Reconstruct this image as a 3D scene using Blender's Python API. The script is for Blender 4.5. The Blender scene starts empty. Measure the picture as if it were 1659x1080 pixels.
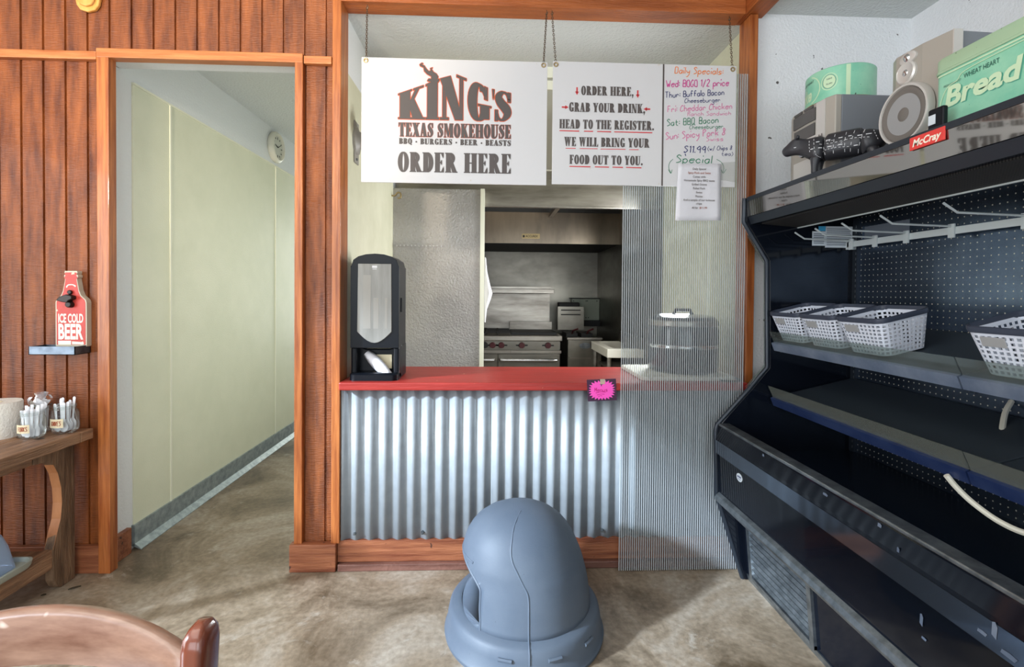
import bpy, bmesh, math, random
from mathutils import Vector, Matrix
from mathutils.bvhtree import BVHTree
random.seed(7)
SC = bpy.context.scene
COL = SC.collection
PI = math.pi
R = math.radians

# ------------------------------------------------------------------ camera
cd = bpy.data.cameras.new('camera'); cam = bpy.data.objects.new('camera', cd); COL.objects.link(cam)
cd.sensor_width = 36.0; cd.lens = 790.0 / 1659.0 * 36.0
cd.shift_y = -54.0 / 1659.0; cd.clip_start = 0.02
cam.matrix_world = (Matrix.Translation((0, 0, 1.34)) @ Matrix.Rotation(-R(2.29), 4, 'Z')
                    @ Matrix.Rotation(R(90 - 0.86), 4, 'X') @ Matrix.Rotation(R(0.5), 4, 'Z'))
SC.camera = cam
SC.view_settings.view_transform = 'Standard'; SC.view_settings.look = 'None'
SC.view_settings.gamma = 1.0; SC.view_settings.exposure = 0.33

# ------------------------------------------------------------------ daylight at the windows, kitchen lamps and added fill lights
w = bpy.data.worlds.new('world'); SC.world = w; w.use_nodes = True
bg = w.node_tree.nodes['Background']; bg.inputs[0].default_value = (0.72, 0.86, 1.0, 1); bg.inputs[1].default_value = 1.1

def area(name, loc, target, sx, sy, power, color, spread=180):
    l = bpy.data.lights.new(name, 'AREA'); l.shape = 'RECTANGLE'; l.size = sx; l.size_y = sy
    l.energy = power; l.color = color; l.spread = R(spread)
    o = bpy.data.objects.new(name, l); COL.objects.link(o); o.location = loc
    d = Vector(target) - Vector(loc)
    o.rotation_euler = d.to_track_quat('-Z', 'Y').to_euler()
    return o
area('window_daylight', (-3.95, -0.6, 1.55), (0, -0.6, 1.45), 2.9, 1.9, 100, (0.96, 0.98, 1.0))
area('window_daylight', (-2.0, -3.95, 1.6), (-2.0, 0, 1.5), 2.3, 1.9, 45, (0.88, 0.95, 1.0))
area('window_daylight', (0.7, -3.95, 1.6), (0.7, 0, 1.5), 2.0, 1.9, 42, (0.88, 0.95, 1.0))
area('kitchen_window_daylight', (1.22, 3.3, 1.55), (0.0, 3.2, 1.45), 0.5, 1.0, 30, (0.95, 0.98, 1.0))
area('kitchen_ceiling_lamp', (0.25, 4.3, 2.64), (0.25, 4.3, 0), 1.0, 0.3, 4.5, (1.0, 0.94, 0.84))
area('kitchen_ceiling_lamp', (0.3, 2.78, 2.05), (0.2, 2.75, 3), 0.3, 0.3, 0.001, (0.95, 1.0, 0.95))
area('dining_fill', (-1.2, -0.6, 2.95), (-1.2, -0.6, 0), 1.6, 2.6, 30, (1.0, 0.97, 0.92))  # added overhead fill that lifts the shadows of the whole room
area('hall_end_fill', (-1.38, 8.7, 1.5), (-1.6, 4.0, 1.2), 0.8, 2.0, 40, (0.98, 1.0, 0.93))  # added fill in front of the closed hall end, no opening there
area('hall_side_fill', (-0.945, 3.9, 1.35), (-1.85, 3.9, 1.35), 2.4, 1.9, 4.0, (0.99, 1.0, 0.94))  # added fill along the solid hall wall, no doorway behind it
sn = bpy.data.lights.new('low_daylight', 'SUN'); sn.energy = 7.0; sn.angle = R(3.5); sn.color = (0.70, 0.84, 1.0)
sno = bpy.data.objects.new('low_daylight', sn); COL.objects.link(sno); sno.rotation_euler = Vector((0.89, 0.45, -0.43)).to_track_quat('-Z', 'Y').to_euler()
sp = bpy.data.lights.new('siding_wash_fill', 'SPOT'); sp.energy = 330; sp.color = (1.0, 0.86, 0.68); sp.spot_size = R(66); sp.spot_blend = 0.85; sp.shadow_soft_size = 0.12  # added warm spot to wash the upper siding, not a known fixture
spo = bpy.data.objects.new('siding_wash_fill', sp); COL.objects.link(spo); spo.location = (-1.3, -0.9, 2.3)
spo.rotation_euler = (Vector((-1.6, 2.38, 3.0)) - Vector(spo.location)).to_track_quat('-Z', 'Y').to_euler()

# ------------------------------------------------------------------ helpers: mesh
class MB:
    def __init__(s): s.v = []; s.f = []; s.m = []; s.cur = 0
    def add(s, vs, fs):
        b = len(s.v); s.v += [tuple(x) for x in vs]
        for f in fs: s.f.append(tuple(i + b for i in f)); s.m.append(s.cur)
        return s
    def box(s, x0, x1, y0, y1, z0, z1):
        if x0 > x1: x0, x1 = x1, x0
        if y0 > y1: y0, y1 = y1, y0
        if z0 > z1: z0, z1 = z1, z0
        vs = [(x0,y0,z0),(x1,y0,z0),(x1,y1,z0),(x0,y1,z0),(x0,y0,z1),(x1,y0,z1),(x1,y1,z1),(x0,y1,z1)]
        return s.add(vs, [(0,3,2,1),(4,5,6,7),(0,1,5,4),(1,2,6,5),(2,3,7,6),(3,0,4,7)])
    def hexa(s, bottom, top):          # two loops of four points
        return s.add(list(bottom)+list(top), [(3,2,1,0),(4,5,6,7),(0,1,5,4),(1,2,6,5),(2,3,7,6),(3,0,4,7)])
    def loft(s, loops, caps=True, close=True):
        n = len(loops[0]); vs = [p for l in loops for p in l]; fs = []
        for k in range(len(loops)-1):
            for i in range(n if close else n-1):
                j = (i+1) % n
                fs.append((k*n+i, k*n+j, (k+1)*n+j, (k+1)*n+i))
        if caps and close:
            fs.append(tuple(range(n-1,-1,-1))); fs.append(tuple((len(loops)-1)*n+i for i in range(n)))
        return s.add(vs, fs)
    def prism(s, pts, axis, a, b):     # closed outline swept along an axis; pts are the other two coordinates
        def P(p, c):
            return (c,p[0],p[1]) if axis=='x' else (p[0],c,p[1]) if axis=='y' else (p[0],p[1],c)
        return s.loft([[P(p,a) for p in pts],[P(p,b) for p in pts]])
    def cyl(s, p0, p1, r0, r1=None, n=16, caps=True):
        r1 = r0 if r1 is None else r1
        p0, p1 = Vector(p0), Vector(p1); d = (p1-p0).normalized()
        u = d.orthogonal().normalized(); v = d.cross(u)
        L = lambda p, r: [p + (u*math.cos(2*PI*i/n) + v*math.sin(2*PI*i/n))*r for i in range(n)]
        return s.loft([L(p0,r0), L(p1,r1)], caps)
    def tube(s, pts, r, n=8, closed=False, caps=True):
        pts = [Vector(p) for p in pts]; N = len(pts); loops = []; u = None
        for i, p in enumerate(pts):
            a = pts[(i-1) % N] if (closed or i > 0) else p
            b = pts[(i+1) % N] if (closed or i < N-1) else p
            d = (b-a)
            if d.length < 1e-9: d = Vector((0,0,1))
            d.normalize()
            if u is None: u = d.orthogonal().normalized()
            else:
                u = u - d*u.dot(d)
                u = u.normalized() if u.length > 1e-6 else d.orthogonal().normalized()
            v = d.cross(u); rr = r[i] if isinstance(r, (list, tuple)) else r
            loops.append([p + (u*math.cos(2*PI*k/n) + v*math.sin(2*PI*k/n))*rr for k in range(n)])
        if closed: loops.append(loops[0])
        return s.loft(loops, caps and not closed)
    def lathe(s, prof, c=(0,0,0), n=32, a0=0, a1=2*PI, cap=True):   # prof: (r, z)
        full = abs(a1-a0-2*PI) < 1e-6
        loops = []
        for r, z in prof:
            loops.append([(c[0]+r*math.cos(a0+(a1-a0)*i/n), c[1]+r*math.sin(a0+(a1-a0)*i/n), c[2]+z) for i in range(n if full else n+1)])
        return s.loft(loops, cap and full, full)
    def poly(s, pts): return s.add(pts, [tuple(range(len(pts)))])
    def build(s, name, mats, parent=None, smooth=False, bevel=0, seg=2, solid=0, kind=None, label=None):
        o3 = Vector((0,0,0))
        p = parent
        while p is not None: o3 += Vector(p.location); p = p.parent
        me = bpy.data.meshes.new(name)
        me.from_pydata([tuple(Vector(v)-o3) for v in s.v], [], s.f)
        if not isinstance(mats, (list, tuple)): mats = [mats]
        for m in mats: me.materials.append(m)
        if len(mats) > 1: me.polygons.foreach_set('material_index', s.m)
        bm = bmesh.new(); bm.from_mesh(me); bmesh.ops.recalc_face_normals(bm, faces=bm.faces); bm.to_mesh(me); bm.free()
        if smooth:
            me.shade_smooth(); me.set_sharp_from_angle(angle=R(smooth if smooth > 1 else 40))
        o = bpy.data.objects.new(name, me); COL.objects.link(o)
        if parent is not None: o.parent = parent
        if solid: md = o.modifiers.new('solid','SOLIDIFY'); md.thickness = solid; md.offset = 0
        if bevel: md = o.modifiers.new('bevel','BEVEL'); md.width = bevel; md.segments = seg; md.limit_method = 'ANGLE'; md.angle_limit = R(40)
        if kind: o['kind'] = kind
        if label: o['label'] = label
        return o
def B(*a): return MB().box(*a)
def cr(pts, n=6, closed=False):       # Catmull-Rom through points
    P = [Vector(p) for p in pts]; N = len(P); out = []
    for i in range(N if closed else N-1):
        p0 = P[(i-1) % N] if closed or i > 0 else P[0]*2-P[1]
        p1 = P[i]; p2 = P[(i+1) % N]
        p3 = P[(i+2) % N] if closed or i+2 < N else P[-1]*2-P[-2]
        for k in range(n):
            t = k/n
            out.append(0.5*((2*p1)+(p2-p0)*t+(2*p0-5*p1+4*p2-p3)*t*t+(3*p1-p0-3*p2+p3)*t**3))
    if not closed: out.append(P[-1])
    return out
def rrect(x0, x1, y0, y1, r, n=5):
    out = []
    for cx, cy, a in ((x1-r,y1-r,0),(x0+r,y1-r,90),(x0+r,y0+r,180),(x1-r,y0+r,270)):
        for k in range(n+1):
            t = R(a+90*k/n); out.append((cx+r*math.cos(t), cy+r*math.sin(t)))
    return out

# ------------------------------------------------------------------ helpers: scene tree
def thing(name, label, cat, loc=(0,0,0), group=None):
    o = bpy.data.objects.new(name, None); COL.objects.link(o); o.location = loc
    o.empty_display_size = 0.05
    return tag(o, label, cat, group)
def tag(o, label, cat, group=None, kind=None):
    o['label'] = label; o['category'] = cat
    if group: o['group'] = group
    if kind: o['kind'] = kind
    return o
def struct(name, mb, m, label, cat, **k):
    o = mb.build(name, m, kind='structure', **k); o['label'] = label; o['category'] = cat
    return o
def copy_tree(o, parent=None):
    c = o.copy(); COL.objects.link(c)
    if parent is not None: c.parent = parent
    for ch in list(o.children): copy_tree(ch, c)
    return c

# ------------------------------------------------------------------ helpers: materials
def lin(c):
    f = lambda v: v/12.92 if v <= 0.04045 else ((v+0.055)/1.055)**2.4
    return tuple(f(x/255.0) for x in c) + (1.0,)
def nd(nt, t, **kw):
    n = nt.nodes.new(t)
    for k, v in kw.items():
        if k in n.inputs: n.inputs[k].default_value = v
        else: setattr(n, k, v)
    return n
def mat(name, col, rough=0.5, metal=0.0, col2=None, nscale=6.0, stretch=(1,1,1), contrast=(0.35,0.65), bump=0.0, bscale=60.0,
        bstretch=(1,1,1), detail=5.0, spec=0.5, trans=0.0, alpha=1.0, coat=0.0, specks=None, rough2=None, ior=1.45, emit=None):
    m = bpy.data.materials.new(name); m.use_nodes = True; nt = m.node_tree
    b = nt.nodes['Principled BSDF']; L = nt.links.new
    b.inputs['Base Color'].default_value = lin(col); b.inputs['Roughness'].default_value = rough
    b.inputs['Metallic'].default_value = metal; b.inputs['Specular IOR Level'].default_value = spec
    b.inputs['Transmission Weight'].default_value = trans; b.inputs['Alpha'].default_value = alpha
    b.inputs['Coat Weight'].default_value = coat; b.inputs['IOR'].default_value = ior; b.inputs['Coat Roughness'].default_value = 0.08
    tc = nd(nt, 'ShaderNodeTexCoord')
    out = None
    if col2 is not None:
        mp = nd(nt, 'ShaderNodeMapping', Scale=stretch); L(tc.outputs['Object'], mp.inputs[0])
        nz = nd(nt, 'ShaderNodeTexNoise', Scale=nscale, Detail=detail, Roughness=0.6); L(mp.outputs[0], nz.inputs['Vector'])
        rp = nd(nt, 'ShaderNodeValToRGB'); L(nz.outputs['Fac'], rp.inputs[0])
        rp.color_ramp.elements[0].position = contrast[0]; rp.color_ramp.elements[1].position = contrast[1]
        rp.color_ramp.elements[0].color = lin(col); rp.color_ramp.elements[1].color = lin(col2)
        out = rp.outputs[0]
        if rough2 is not None:
            mr = nd(nt, 'ShaderNodeMapRange'); mr.inputs[3].default_value = rough; mr.inputs[4].default_value = rough2
            L(nz.outputs['Fac'], mr.inputs[0]); L(mr.outputs[0], b.inputs['Roughness'])
    if specks is not None:                      # small dirt marks: (colour, scale, threshold)
        vz = nd(nt, 'ShaderNodeTexNoise', Scale=specks[1], Detail=2.0); L(tc.outputs['Object'], vz.inputs['Vector'])
        r2 = nd(nt, 'ShaderNodeValToRGB'); L(vz.outputs['Fac'], r2.inputs[0])
        r2.color_ramp.elements[0].position = specks[2]; r2.color_ramp.elements[1].position = specks[2]+0.03
        mx = nd(nt, 'ShaderNodeMix', data_type='RGBA'); L(r2.outputs[0], mx.inputs[0])
        if out is None: mx.inputs[6].default_value = lin(col)
        else: L(out, mx.inputs[6])
        mx.inputs[7].default_value = lin(specks[0]); out = mx.outputs[2]
    if out is not None: L(out, b.inputs['Base Color'])
    if bump:
        mp2 = nd(nt, 'ShaderNodeMapping', Scale=bstretch); L(tc.outputs['Object'], mp2.inputs[0])
        n2 = nd(nt, 'ShaderNodeTexNoise', Scale=bscale, Detail=3.0); L(mp2.outputs[0], n2.inputs['Vector'])
        bp = nd(nt, 'ShaderNodeBump', Strength=bump, Distance=0.01); L(n2.outputs['Fac'], bp.inputs['Height']); L(bp.outputs[0], b.inputs['Normal'])
    if emit:
        b.inputs['Emission Color'].default_value = lin(emit[0]); b.inputs['Emission Strength'].default_value = emit[1]
    return m
def clear(name, tint=(235,240,245), glossy=0.1, haze=0.0, hazecol=(220,225,230), rough=0.05):
    """thin clear plastic or glass sheet: see-through, a little reflection and some milky haze"""
    m = bpy.data.materials.new(name); m.use_nodes = True; nt = m.node_tree; nt.nodes.clear(); L = nt.links.new
    o = nd(nt,'ShaderNodeOutputMaterial'); t = nd(nt,'ShaderNodeBsdfTransparent'); t.inputs[0].default_value = lin(tint)
    g = nd(nt,'ShaderNodeBsdfGlossy', Roughness=rough); g.inputs[0].default_value = (1,1,1,1)
    d = nd(nt,'ShaderNodeBsdfDiffuse'); d.inputs[0].default_value = lin(hazecol)
    m1 = nd(nt,'ShaderNodeMixShader'); m1.inputs[0].default_value = haze; L(t.outputs[0], m1.inputs[1]); L(d.outputs[0], m1.inputs[2])
    fr = nd(nt,'ShaderNodeFresnel', IOR=1.45); ml = nd(nt,'ShaderNodeMath', operation='MULTIPLY'); ml.inputs[1].default_value = glossy*10
    L(fr.outputs[0], ml.inputs[0]); ml.use_clamp = True
    m2 = nd(nt,'ShaderNodeMixShader'); L(ml.outputs[0], m2.inputs[0]); L(m1.outputs[0], m2.inputs[1]); L(g.outputs[0], m2.inputs[2])
    L(m2.outputs[0], o.inputs[0])
    return m
def dots(m, axes, pitch, rad, col, rough=None):
    """round punched holes on a square grid, as a pattern of the sheet itself"""
    nt = m.node_tree; b = nt.nodes['Principled BSDF']; L = nt.links.new
    tc = nd(nt,'ShaderNodeTexCoord'); sx = nd(nt,'ShaderNodeSeparateXYZ'); L(tc.outputs['Object'], sx.inputs[0])
    sq = []
    for a in axes:
        d = nd(nt,'ShaderNodeMath', operation='DIVIDE'); L(sx.outputs[a], d.inputs[0]); d.inputs[1].default_value = pitch
        f = nd(nt,'ShaderNodeMath', operation='FRACT'); L(d.outputs[0], f.inputs[0])
        s = nd(nt,'ShaderNodeMath', operation='SUBTRACT'); L(f.outputs[0], s.inputs[0]); s.inputs[1].default_value = 0.5
        p = nd(nt,'ShaderNodeMath', operation='POWER'); L(s.outputs[0], p.inputs[0]); p.inputs[1].default_value = 2
        sq.append(p)
    ad = nd(nt,'ShaderNodeMath', operation='ADD'); L(sq[0].outputs[0], ad.inputs[0]); L(sq[1].outputs[0], ad.inputs[1])
    lt = nd(nt,'ShaderNodeMath', operation='LESS_THAN'); L(ad.outputs[0], lt.inputs[0]); lt.inputs[1].default_value = (rad/pitch)**2
    mx = nd(nt,'ShaderNodeMix', data_type='RGBA'); L(lt.outputs[0], mx.inputs[0])
    src = b.inputs['Base Color']
    if src.is_linked: L(src.links[0].from_socket, mx.inputs[6])
    else: mx.inputs[6].default_value = src.default_value
    mx.inputs[7].default_value = lin(col); L(mx.outputs[2], src)
    mm = nd(nt,'ShaderNodeMath', operation='SUBTRACT'); mm.inputs[0].default_value = 1; L(lt.outputs[0], mm.inputs[1])
    m3 = nd(nt,'ShaderNodeMath', operation='MULTIPLY'); L(mm.outputs[0], m3.inputs[0]); m3.inputs[1].default_value = b.inputs['Metallic'].default_value
    L(m3.outputs[0], b.inputs['Metallic'])
    return m

M = {}
M['siding'] = mat('rough cedar siding', (86,38,14), 0.42, col2=(158,88,40), nscale=5, stretch=(5,1,0.7), contrast=(0.3,0.72), bump=0.5, bscale=50, bstretch=(0.5,1,5), coat=0.08)
M['trimwood'] = mat('stained trim wood', (138,68,28), 0.38, col2=(192,116,60), nscale=5, stretch=(8,8,0.5), bump=0.15, bscale=40, bstretch=(4,4,0.3), coat=0.15)
M['trimwoodh'] = mat('stained trim wood lying', (164,90,42), 0.4, col2=(204,132,78), nscale=5, stretch=(0.5,8,8), bump=0.2, bscale=40, bstretch=(0.4,4,6), coat=0.1)
M['beam'] = mat('rough stained beam', (150,78,34), 0.5, col2=(188,106,52), nscale=4, stretch=(0.5,4,7), bump=0.6, bscale=35, bstretch=(0.6,3,4))
M['beamy'] = mat('rough stained beam along room', (150,78,34), 0.5, col2=(188,106,52), nscale=4, stretch=(5,0.5,7), bump=0.5, bscale=35, bstretch=(3,0.6,4))
M['basewood'] = mat('worn stained baseboard', (112,58,36), 0.45, col2=(158,98,66), nscale=5, stretch=(0.6,6,8), bump=0.3, bscale=40, bstretch=(0.5,3,4), specks=((70,40,30),18,0.68))
M['darkbase'] = mat('scuffed dark base trim', (92,58,48), 0.5, col2=(124,86,74), nscale=6, stretch=(0.6,6,8), bump=0.3, bscale=40)
M['white'] = mat('white textured paint', (232,233,234), 0.7, bump=0.5, bscale=85, specks=((92,88,84),26,0.735))
M['ceil'] = mat('textured ceiling paint', (212,216,214), 0.8, bump=0.8, bscale=70)
M['hallwhite'] = mat('grey white plaster', (230,233,233), 0.75, bump=0.35, bscale=90)
M['frp'] = mat('cream wall panel', (230,231,206), 0.4, col2=(222,224,198), nscale=3, bump=0.15, bscale=140)
M['frpk'] = mat('cream kitchen panel', (222,220,194), 0.45, col2=(206,204,176), nscale=3, bump=0.12, bscale=140)
M['seam'] = mat('pale seam strip', (236,236,216), 0.4)
M['galv'] = mat('dull galvanised base', (128,140,142), 0.45, 0.4, col2=(164,174,176), nscale=25)
M['steel'] = mat('brushed stainless steel', (176,170,160), 0.3, 1.0, col2=(126,120,112), nscale=3, stretch=(0.5,0.5,3), bump=0.06, bscale=220, bstretch=(1,1,0.02), rough2=0.42)
M['steelv'] = mat('smeared stainless steel', (142,138,128), 0.26, 1.0, col2=(116,112,104), nscale=2.2, stretch=(0.8,0.8,1.6), bump=0.05, bscale=200, bstretch=(1,1,0.05), rough2=0.5)
M['hood'] = mat('warm stainless hood', (160,146,128), 0.24, 1.0, col2=(120,110,98), nscale=1.6, stretch=(2,1,0.6), rough2=0.4)
M['stucco'] = mat('embossed aluminium panel', (184,181,178), 0.45, 0.55, col2=(168,165,162), nscale=3, bump=0.9, bscale=70)
M['dark'] = mat('dark metal', (28,28,28), 0.6)
M['red'] = mat('red counter paint', (168,48,40), 0.42, col2=(150,40,34), nscale=8, stretch=(0.3,3,3), bump=0.15, bscale=60, bstretch=(0.2,2,2), specks=((212,150,120),30,0.74))
M['corr'] = mat('galvanised corrugated sheet', (154,161,166), 0.45, 0.15, col2=(144,151,156), nscale=14, specks=((140,150,155),60,0.72))
M['sign'] = mat('white sign board', (210,208,208), 0.42, specks=((205,198,190),22,0.74))
M['ink'] = mat('charcoal lettering', (86,78,75), 0.5)
M['inko'] = mat('orange outline lettering', (208,92,48), 0.5)
M['inkred'] = mat('red marker', (206,56,60), 0.5)
M['morange'] = mat('orange marker', (238,128,52), 0.5); M['mmag'] = mat('magenta marker', (204,56,140), 0.5)
M['mnavy'] = mat('navy marker', (40,44,104), 0.5); M['mpink'] = mat('pink marker', (216,124,164), 0.5); M['mgreen'] = mat('green marker', (34,120,84), 0.5)
M['chain'] = mat('brown steel chain', (110,92,74), 0.4, 0.8)
M['brass'] = mat('tarnished brass eyelet', (172,152,112), 0.35, 0.9)
M['paper'] = mat('white printer paper', (216,214,218), 0.7, bump=0.35, bscale=14)
M['black'] = mat('black plastic', (15,18,24), 0.32, spec=0.22)
M['navy'] = mat('gloss black enamel', (12,16,24), 0.07, spec=0.3, specks=((96,104,118),75,0.79))
M['navyin'] = mat('dark blue black interior', (16,24,36), 0.24, specks=((120,130,140),110,0.77))
M['shelf'] = mat('dark shelf enamel', (52,60,68), 0.4, specks=((130,136,140),60,0.78))
M['fascia'] = mat('mirror dark fascia', (150,148,144), 0.04, 1.0)
M['lip'] = mat('ribbed dark lip', (40,46,54), 0.3, 0.3)
M['chrome'] = mat('chrome', (210,212,214), 0.15, 1.0)
M['alu'] = mat('scuffed aluminium', (150,156,160), 0.35, 0.9, col2=(110,116,120), nscale=20)
M['barwhite'] = mat('pale painted steel bar', (196,204,204), 0.4, 0.1)
M['perf'] = dots(mat('perforated dark steel', (120,136,156), 0.24, 0.9, col2=(74,88,108), nscale=2.0, bump=0.6, bscale=2.2), (1,2), 0.0245, 0.0023, (176,172,158))
M['honey'] = dots(mat('honeycomb air grille', (66,64,62), 0.6), (0,1), 0.008, 0.0029, (18,18,18))
M['rail'] = mat('blue grey ticket rail', (84,96,116), 0.3, 0.1, col2=(112,122,138), nscale=9)
M['railblue'] = mat('deep blue ticket rail', (32,46,84), 0.28, 0.1, col2=(48,62,98), nscale=9, specks=((170,120,70),16,0.72))
M['acry'] = clear('clear acrylic lip', (226,232,230), 0.03, 0.06, (190,196,190))
M['acryd'] = clear('scuffed acrylic lip', (196,204,200), 0.05, 0.26, (150,154,146))
M['basket'] = mat('pale plastic basket', (206,211,222), 0.4)
M['rim'] = mat('slate basket rim', (54,60,74), 0.45)
M['green'] = mat('mint tin print', (126,196,166), 0.3, 0.1, col2=(158,212,180), nscale=9, specks=((70,92,78),70,0.74))
M['greenl'] = mat('pale tin print', (198,222,184), 0.35); M['greenlid'] = mat('pale mint lid', (166,194,160), 0.35, 0.1, specks=((70,76,66),70,0.71))
M['greend'] = mat('dark tin print', (84,164,140), 0.35); M['inkgreen'] = mat('dark green print', (62,96,82), 0.5)
M['gold'] = mat('gold tin rim', (196,160,72), 0.3, 0.9)
M['silverp'] = mat('champagne grey plastic', (168,162,152), 0.4, 0.2); M['silverd'] = mat('smoked silver plastic', (96,94,92), 0.25, 0.4)
M['silverl'] = mat('light silver plastic', (206,202,196), 0.3, 0.3)
M['cab'] = mat('blue grey cabinet vinyl', (124,128,134), 0.5); M['cone'] = mat('grey speaker cone', (158,158,158), 0.5, 0.2); M['surround'] = mat('dark taupe surround', (112,106,100), 0.6)
M['cow'] = mat('matt black ceramic', (46,46,50), 0.4); M['chalk'] = mat('white chalk print', (226,226,228), 0.6)
M['badge'] = mat('red enamel badge', (216,62,56), 0.3); M['cream'] = mat('cream enamel', (240,232,214), 0.4)
M['lid'] = mat('blue grey moulded plastic', (76,87,101), 0.55, col2=(88,98,110), nscale=3, specks=((70,78,90),90,0.75), bump=0.05, bscale=200)
M['oldwood'] = mat('weathered bench wood', (78,58,42), 0.6, col2=(146,116,88), nscale=6, stretch=(6,6,0.7), contrast=(0.3,0.7), bump=0.7, bscale=40, bstretch=(5,5,0.5), specks=((48,40,34),9,0.66))
M['oldwoody'] = mat('weathered bench boards', (96,66,46), 0.42, col2=(166,126,94), nscale=6, stretch=(6,0.6,6), contrast=(0.3,0.7), bump=0.6, bscale=40, bstretch=(5,0.5,5), specks=((48,38,30),9,0.68))
M['cutwood'] = mat('fresh cut wood edge', (176,112,68), 0.5, col2=(198,136,90), nscale=6, stretch=(3,3,0.6))
M['chairwood'] = mat('worn walnut chair', (92,58,42), 0.3, col2=(150,116,96), nscale=6, stretch=(1.2,5,5), contrast=(0.3,0.75), coat=0.6, specks=((196,176,160),14,0.72))
M['chairdark'] = mat('dark varnished chair post', (88,42,28), 0.2, col2=(110,58,40), nscale=6, stretch=(5,5,0.8), coat=0.4)
M['glass'] = clear('clear jar glass', (244,248,247), 0.05, 0.03)
M['plastic'] = mat('white plastic cutlery', (236,237,242), 0.35); M['bag'] = clear('thin clear bag', (240,240,240), 0.12, 0.22, (235,235,240))
M['tape'] = mat('masking tape', (226,212,178), 0.7); M['rust'] = mat('rust red marker', (156,72,40), 0.6)
M['towel'] = mat('paper towel', (240,236,226), 0.9, bump=0.5, bscale=120)
M['bin'] = clear('frosted blue plastic', (196,214,238), 0.08, 0.45, (186,204,232), 0.3); M['binlid'] = mat('grey green bin lid', (164,168,156), 0.4)
M['beer'] = mat('distressed red sign', (188,52,44), 0.45, col2=(206,72,60), nscale=12, specks=((214,196,170),26,0.68)); M['beeredge'] = mat('worn cream edge', (206,198,178), 0.6)
M['iron'] = mat('cast iron', (50,46,44), 0.4, 0.7); M['tray'] = mat('galvanised tray', (112,124,136), 0.35, 0.7, col2=(80,90,102), nscale=18)
M['plaque'] = mat('honey oak plaque', (206,144,66), 0.3, col2=(224,172,96), nscale=6, stretch=(5,5,0.6), coat=0.3)
M['clockrim'] = mat('ivory clock case', (222,220,204), 0.4); M['face'] = mat('clock dial', (208,208,196), 0.4); M['window'] = mat('smoked dispenser window', (126,124,118), 0.3, 0.0, col2=(150,148,142), nscale=5, stretch=(4,4,0.5), spec=0.25)
M['pink'] = mat('hot pink paper', (255,88,196), 0.6, emit=None); M['plum'] = mat('plum card', (66,34,62), 0.6); M['mplum'] = mat('magenta pen', (196,20,120), 0.6)
M['cooker'] = mat('dark kettle enamel', (20,26,36), 0.2, coat=0.3); M['board'] = mat('white cutting board', (226,222,208), 0.5)
M['polyskin'] = clear('clear twin wall skin', (244,246,246), 0.07, 0.02); M['polyrib'] = clear('twin wall rib', (232,236,238), 0.0, 0.42, (228,233,236))
M['cast'] = mat('black burner grate', (26,24,22), 0.6); M['knob'] = mat('dark red knob', (72,22,26), 0.35); M['olive'] = mat('pale green grey enamel', (150,156,140), 0.45)
M['bulk'] = mat('olive grey bulkhead panel', (172,170,154), 0.45, 0.2); M['grey'] = mat('beige grey plastic', (150,146,138), 0.45)
M['leaf'] = mat('dried leaf', (52,42,24), 0.7); M['stickw'] = mat('white sticker', (206,214,220), 0.5); M['stickb'] = mat('light blue sticker', (70,170,216), 0.5); M['textg'] = mat('grey print', (96,104,114), 0.6)
M['hose'] = mat('white rubber hose', (216,212,196), 0.5)
M['frame'] = mat('white window frame', (228,228,226), 0.5)
# floor: stained, polished concrete
def floor_mat():
    m = bpy.data.materials.new('stained concrete'); m.use_nodes = True; nt = m.node_tree; L = nt.links.new; b = nt.nodes['Principled BSDF']
    tc = nd(nt,'ShaderNodeTexCoord')
    n1 = nd(nt,'ShaderNodeTexNoise', Scale=2.2, Detail=8.0, Roughness=0.68, Distortion=0.6); L(tc.outputs['Object'], n1.inputs['Vector'])
    r1 = nd(nt,'ShaderNodeValToRGB'); L(n1.outputs['Fac'], r1.inputs[0]); e = r1.color_ramp.elements
    e[0].position = 0.34; e[0].color = lin((92,78,60)); e[1].position = 0.68; e[1].color = lin((184,174,160))
    k = e.new(0.5); k.color = lin((150,134,114))
    n2 = nd(nt,'ShaderNodeTexNoise', Scale=45.0, Detail=4.0); L(tc.outputs['Object'], n2.inputs['Vector'])
    r2 = nd(nt,'ShaderNodeValToRGB'); L(n2.outputs['Fac'], r2.inputs[0]); r2.color_ramp.elements[0].position = 0.3; r2.color_ramp.elements[1].position = 0.75
    r2.color_ramp.elements[0].color = (0.62,0.60,0.57,1); r2.color_ramp.elements[1].color = (1.1,1.1,1.1,1)
    mx = nd(nt,'ShaderNodeMix', data_type='RGBA', blend_type='MULTIPLY'); mx.inputs[0].default_value = 0.8; L(r1.outputs[0], mx.inputs[6]); L(r2.outputs[0], mx.inputs[7])
    n3 = nd(nt,'ShaderNodeTexNoise', Scale=3.3, Detail=7.0, Roughness=0.75, Distortion=1.2); L(tc.outputs['Object'], n3.inputs['Vector'])
    r3 = nd(nt,'ShaderNodeValToRGB'); L(n3.outputs['Fac'], r3.inputs[0]); r3.color_ramp.elements[0].position = 0.59; r3.color_ramp.elements[1].position = 0.74
    m2 = nd(nt,'ShaderNodeMix', data_type='RGBA'); L(r3.outputs[0], m2.inputs[0]); L(mx.outputs[2], m2.inputs[6]); m2.inputs[7].default_value = lin((184,176,164))
    L(m2.outputs[2], b.inputs['Base Color']); b.inputs['Roughness'].default_value = 0.36
    mr = nd(nt,'ShaderNodeMapRange'); mr.inputs[3].default_value = 0.28; mr.inputs[4].default_value = 0.55; L(n1.outputs['Fac'], mr.inputs[0]); L(mr.outputs[0], b.inputs['Roughness'])
    bp = nd(nt,'ShaderNodeBump', Strength=0.12, Distance=0.01); L(n2.outputs['Fac'], bp.inputs['Height']); L(bp.outputs[0], b.inputs['Normal'])
    return m
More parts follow.
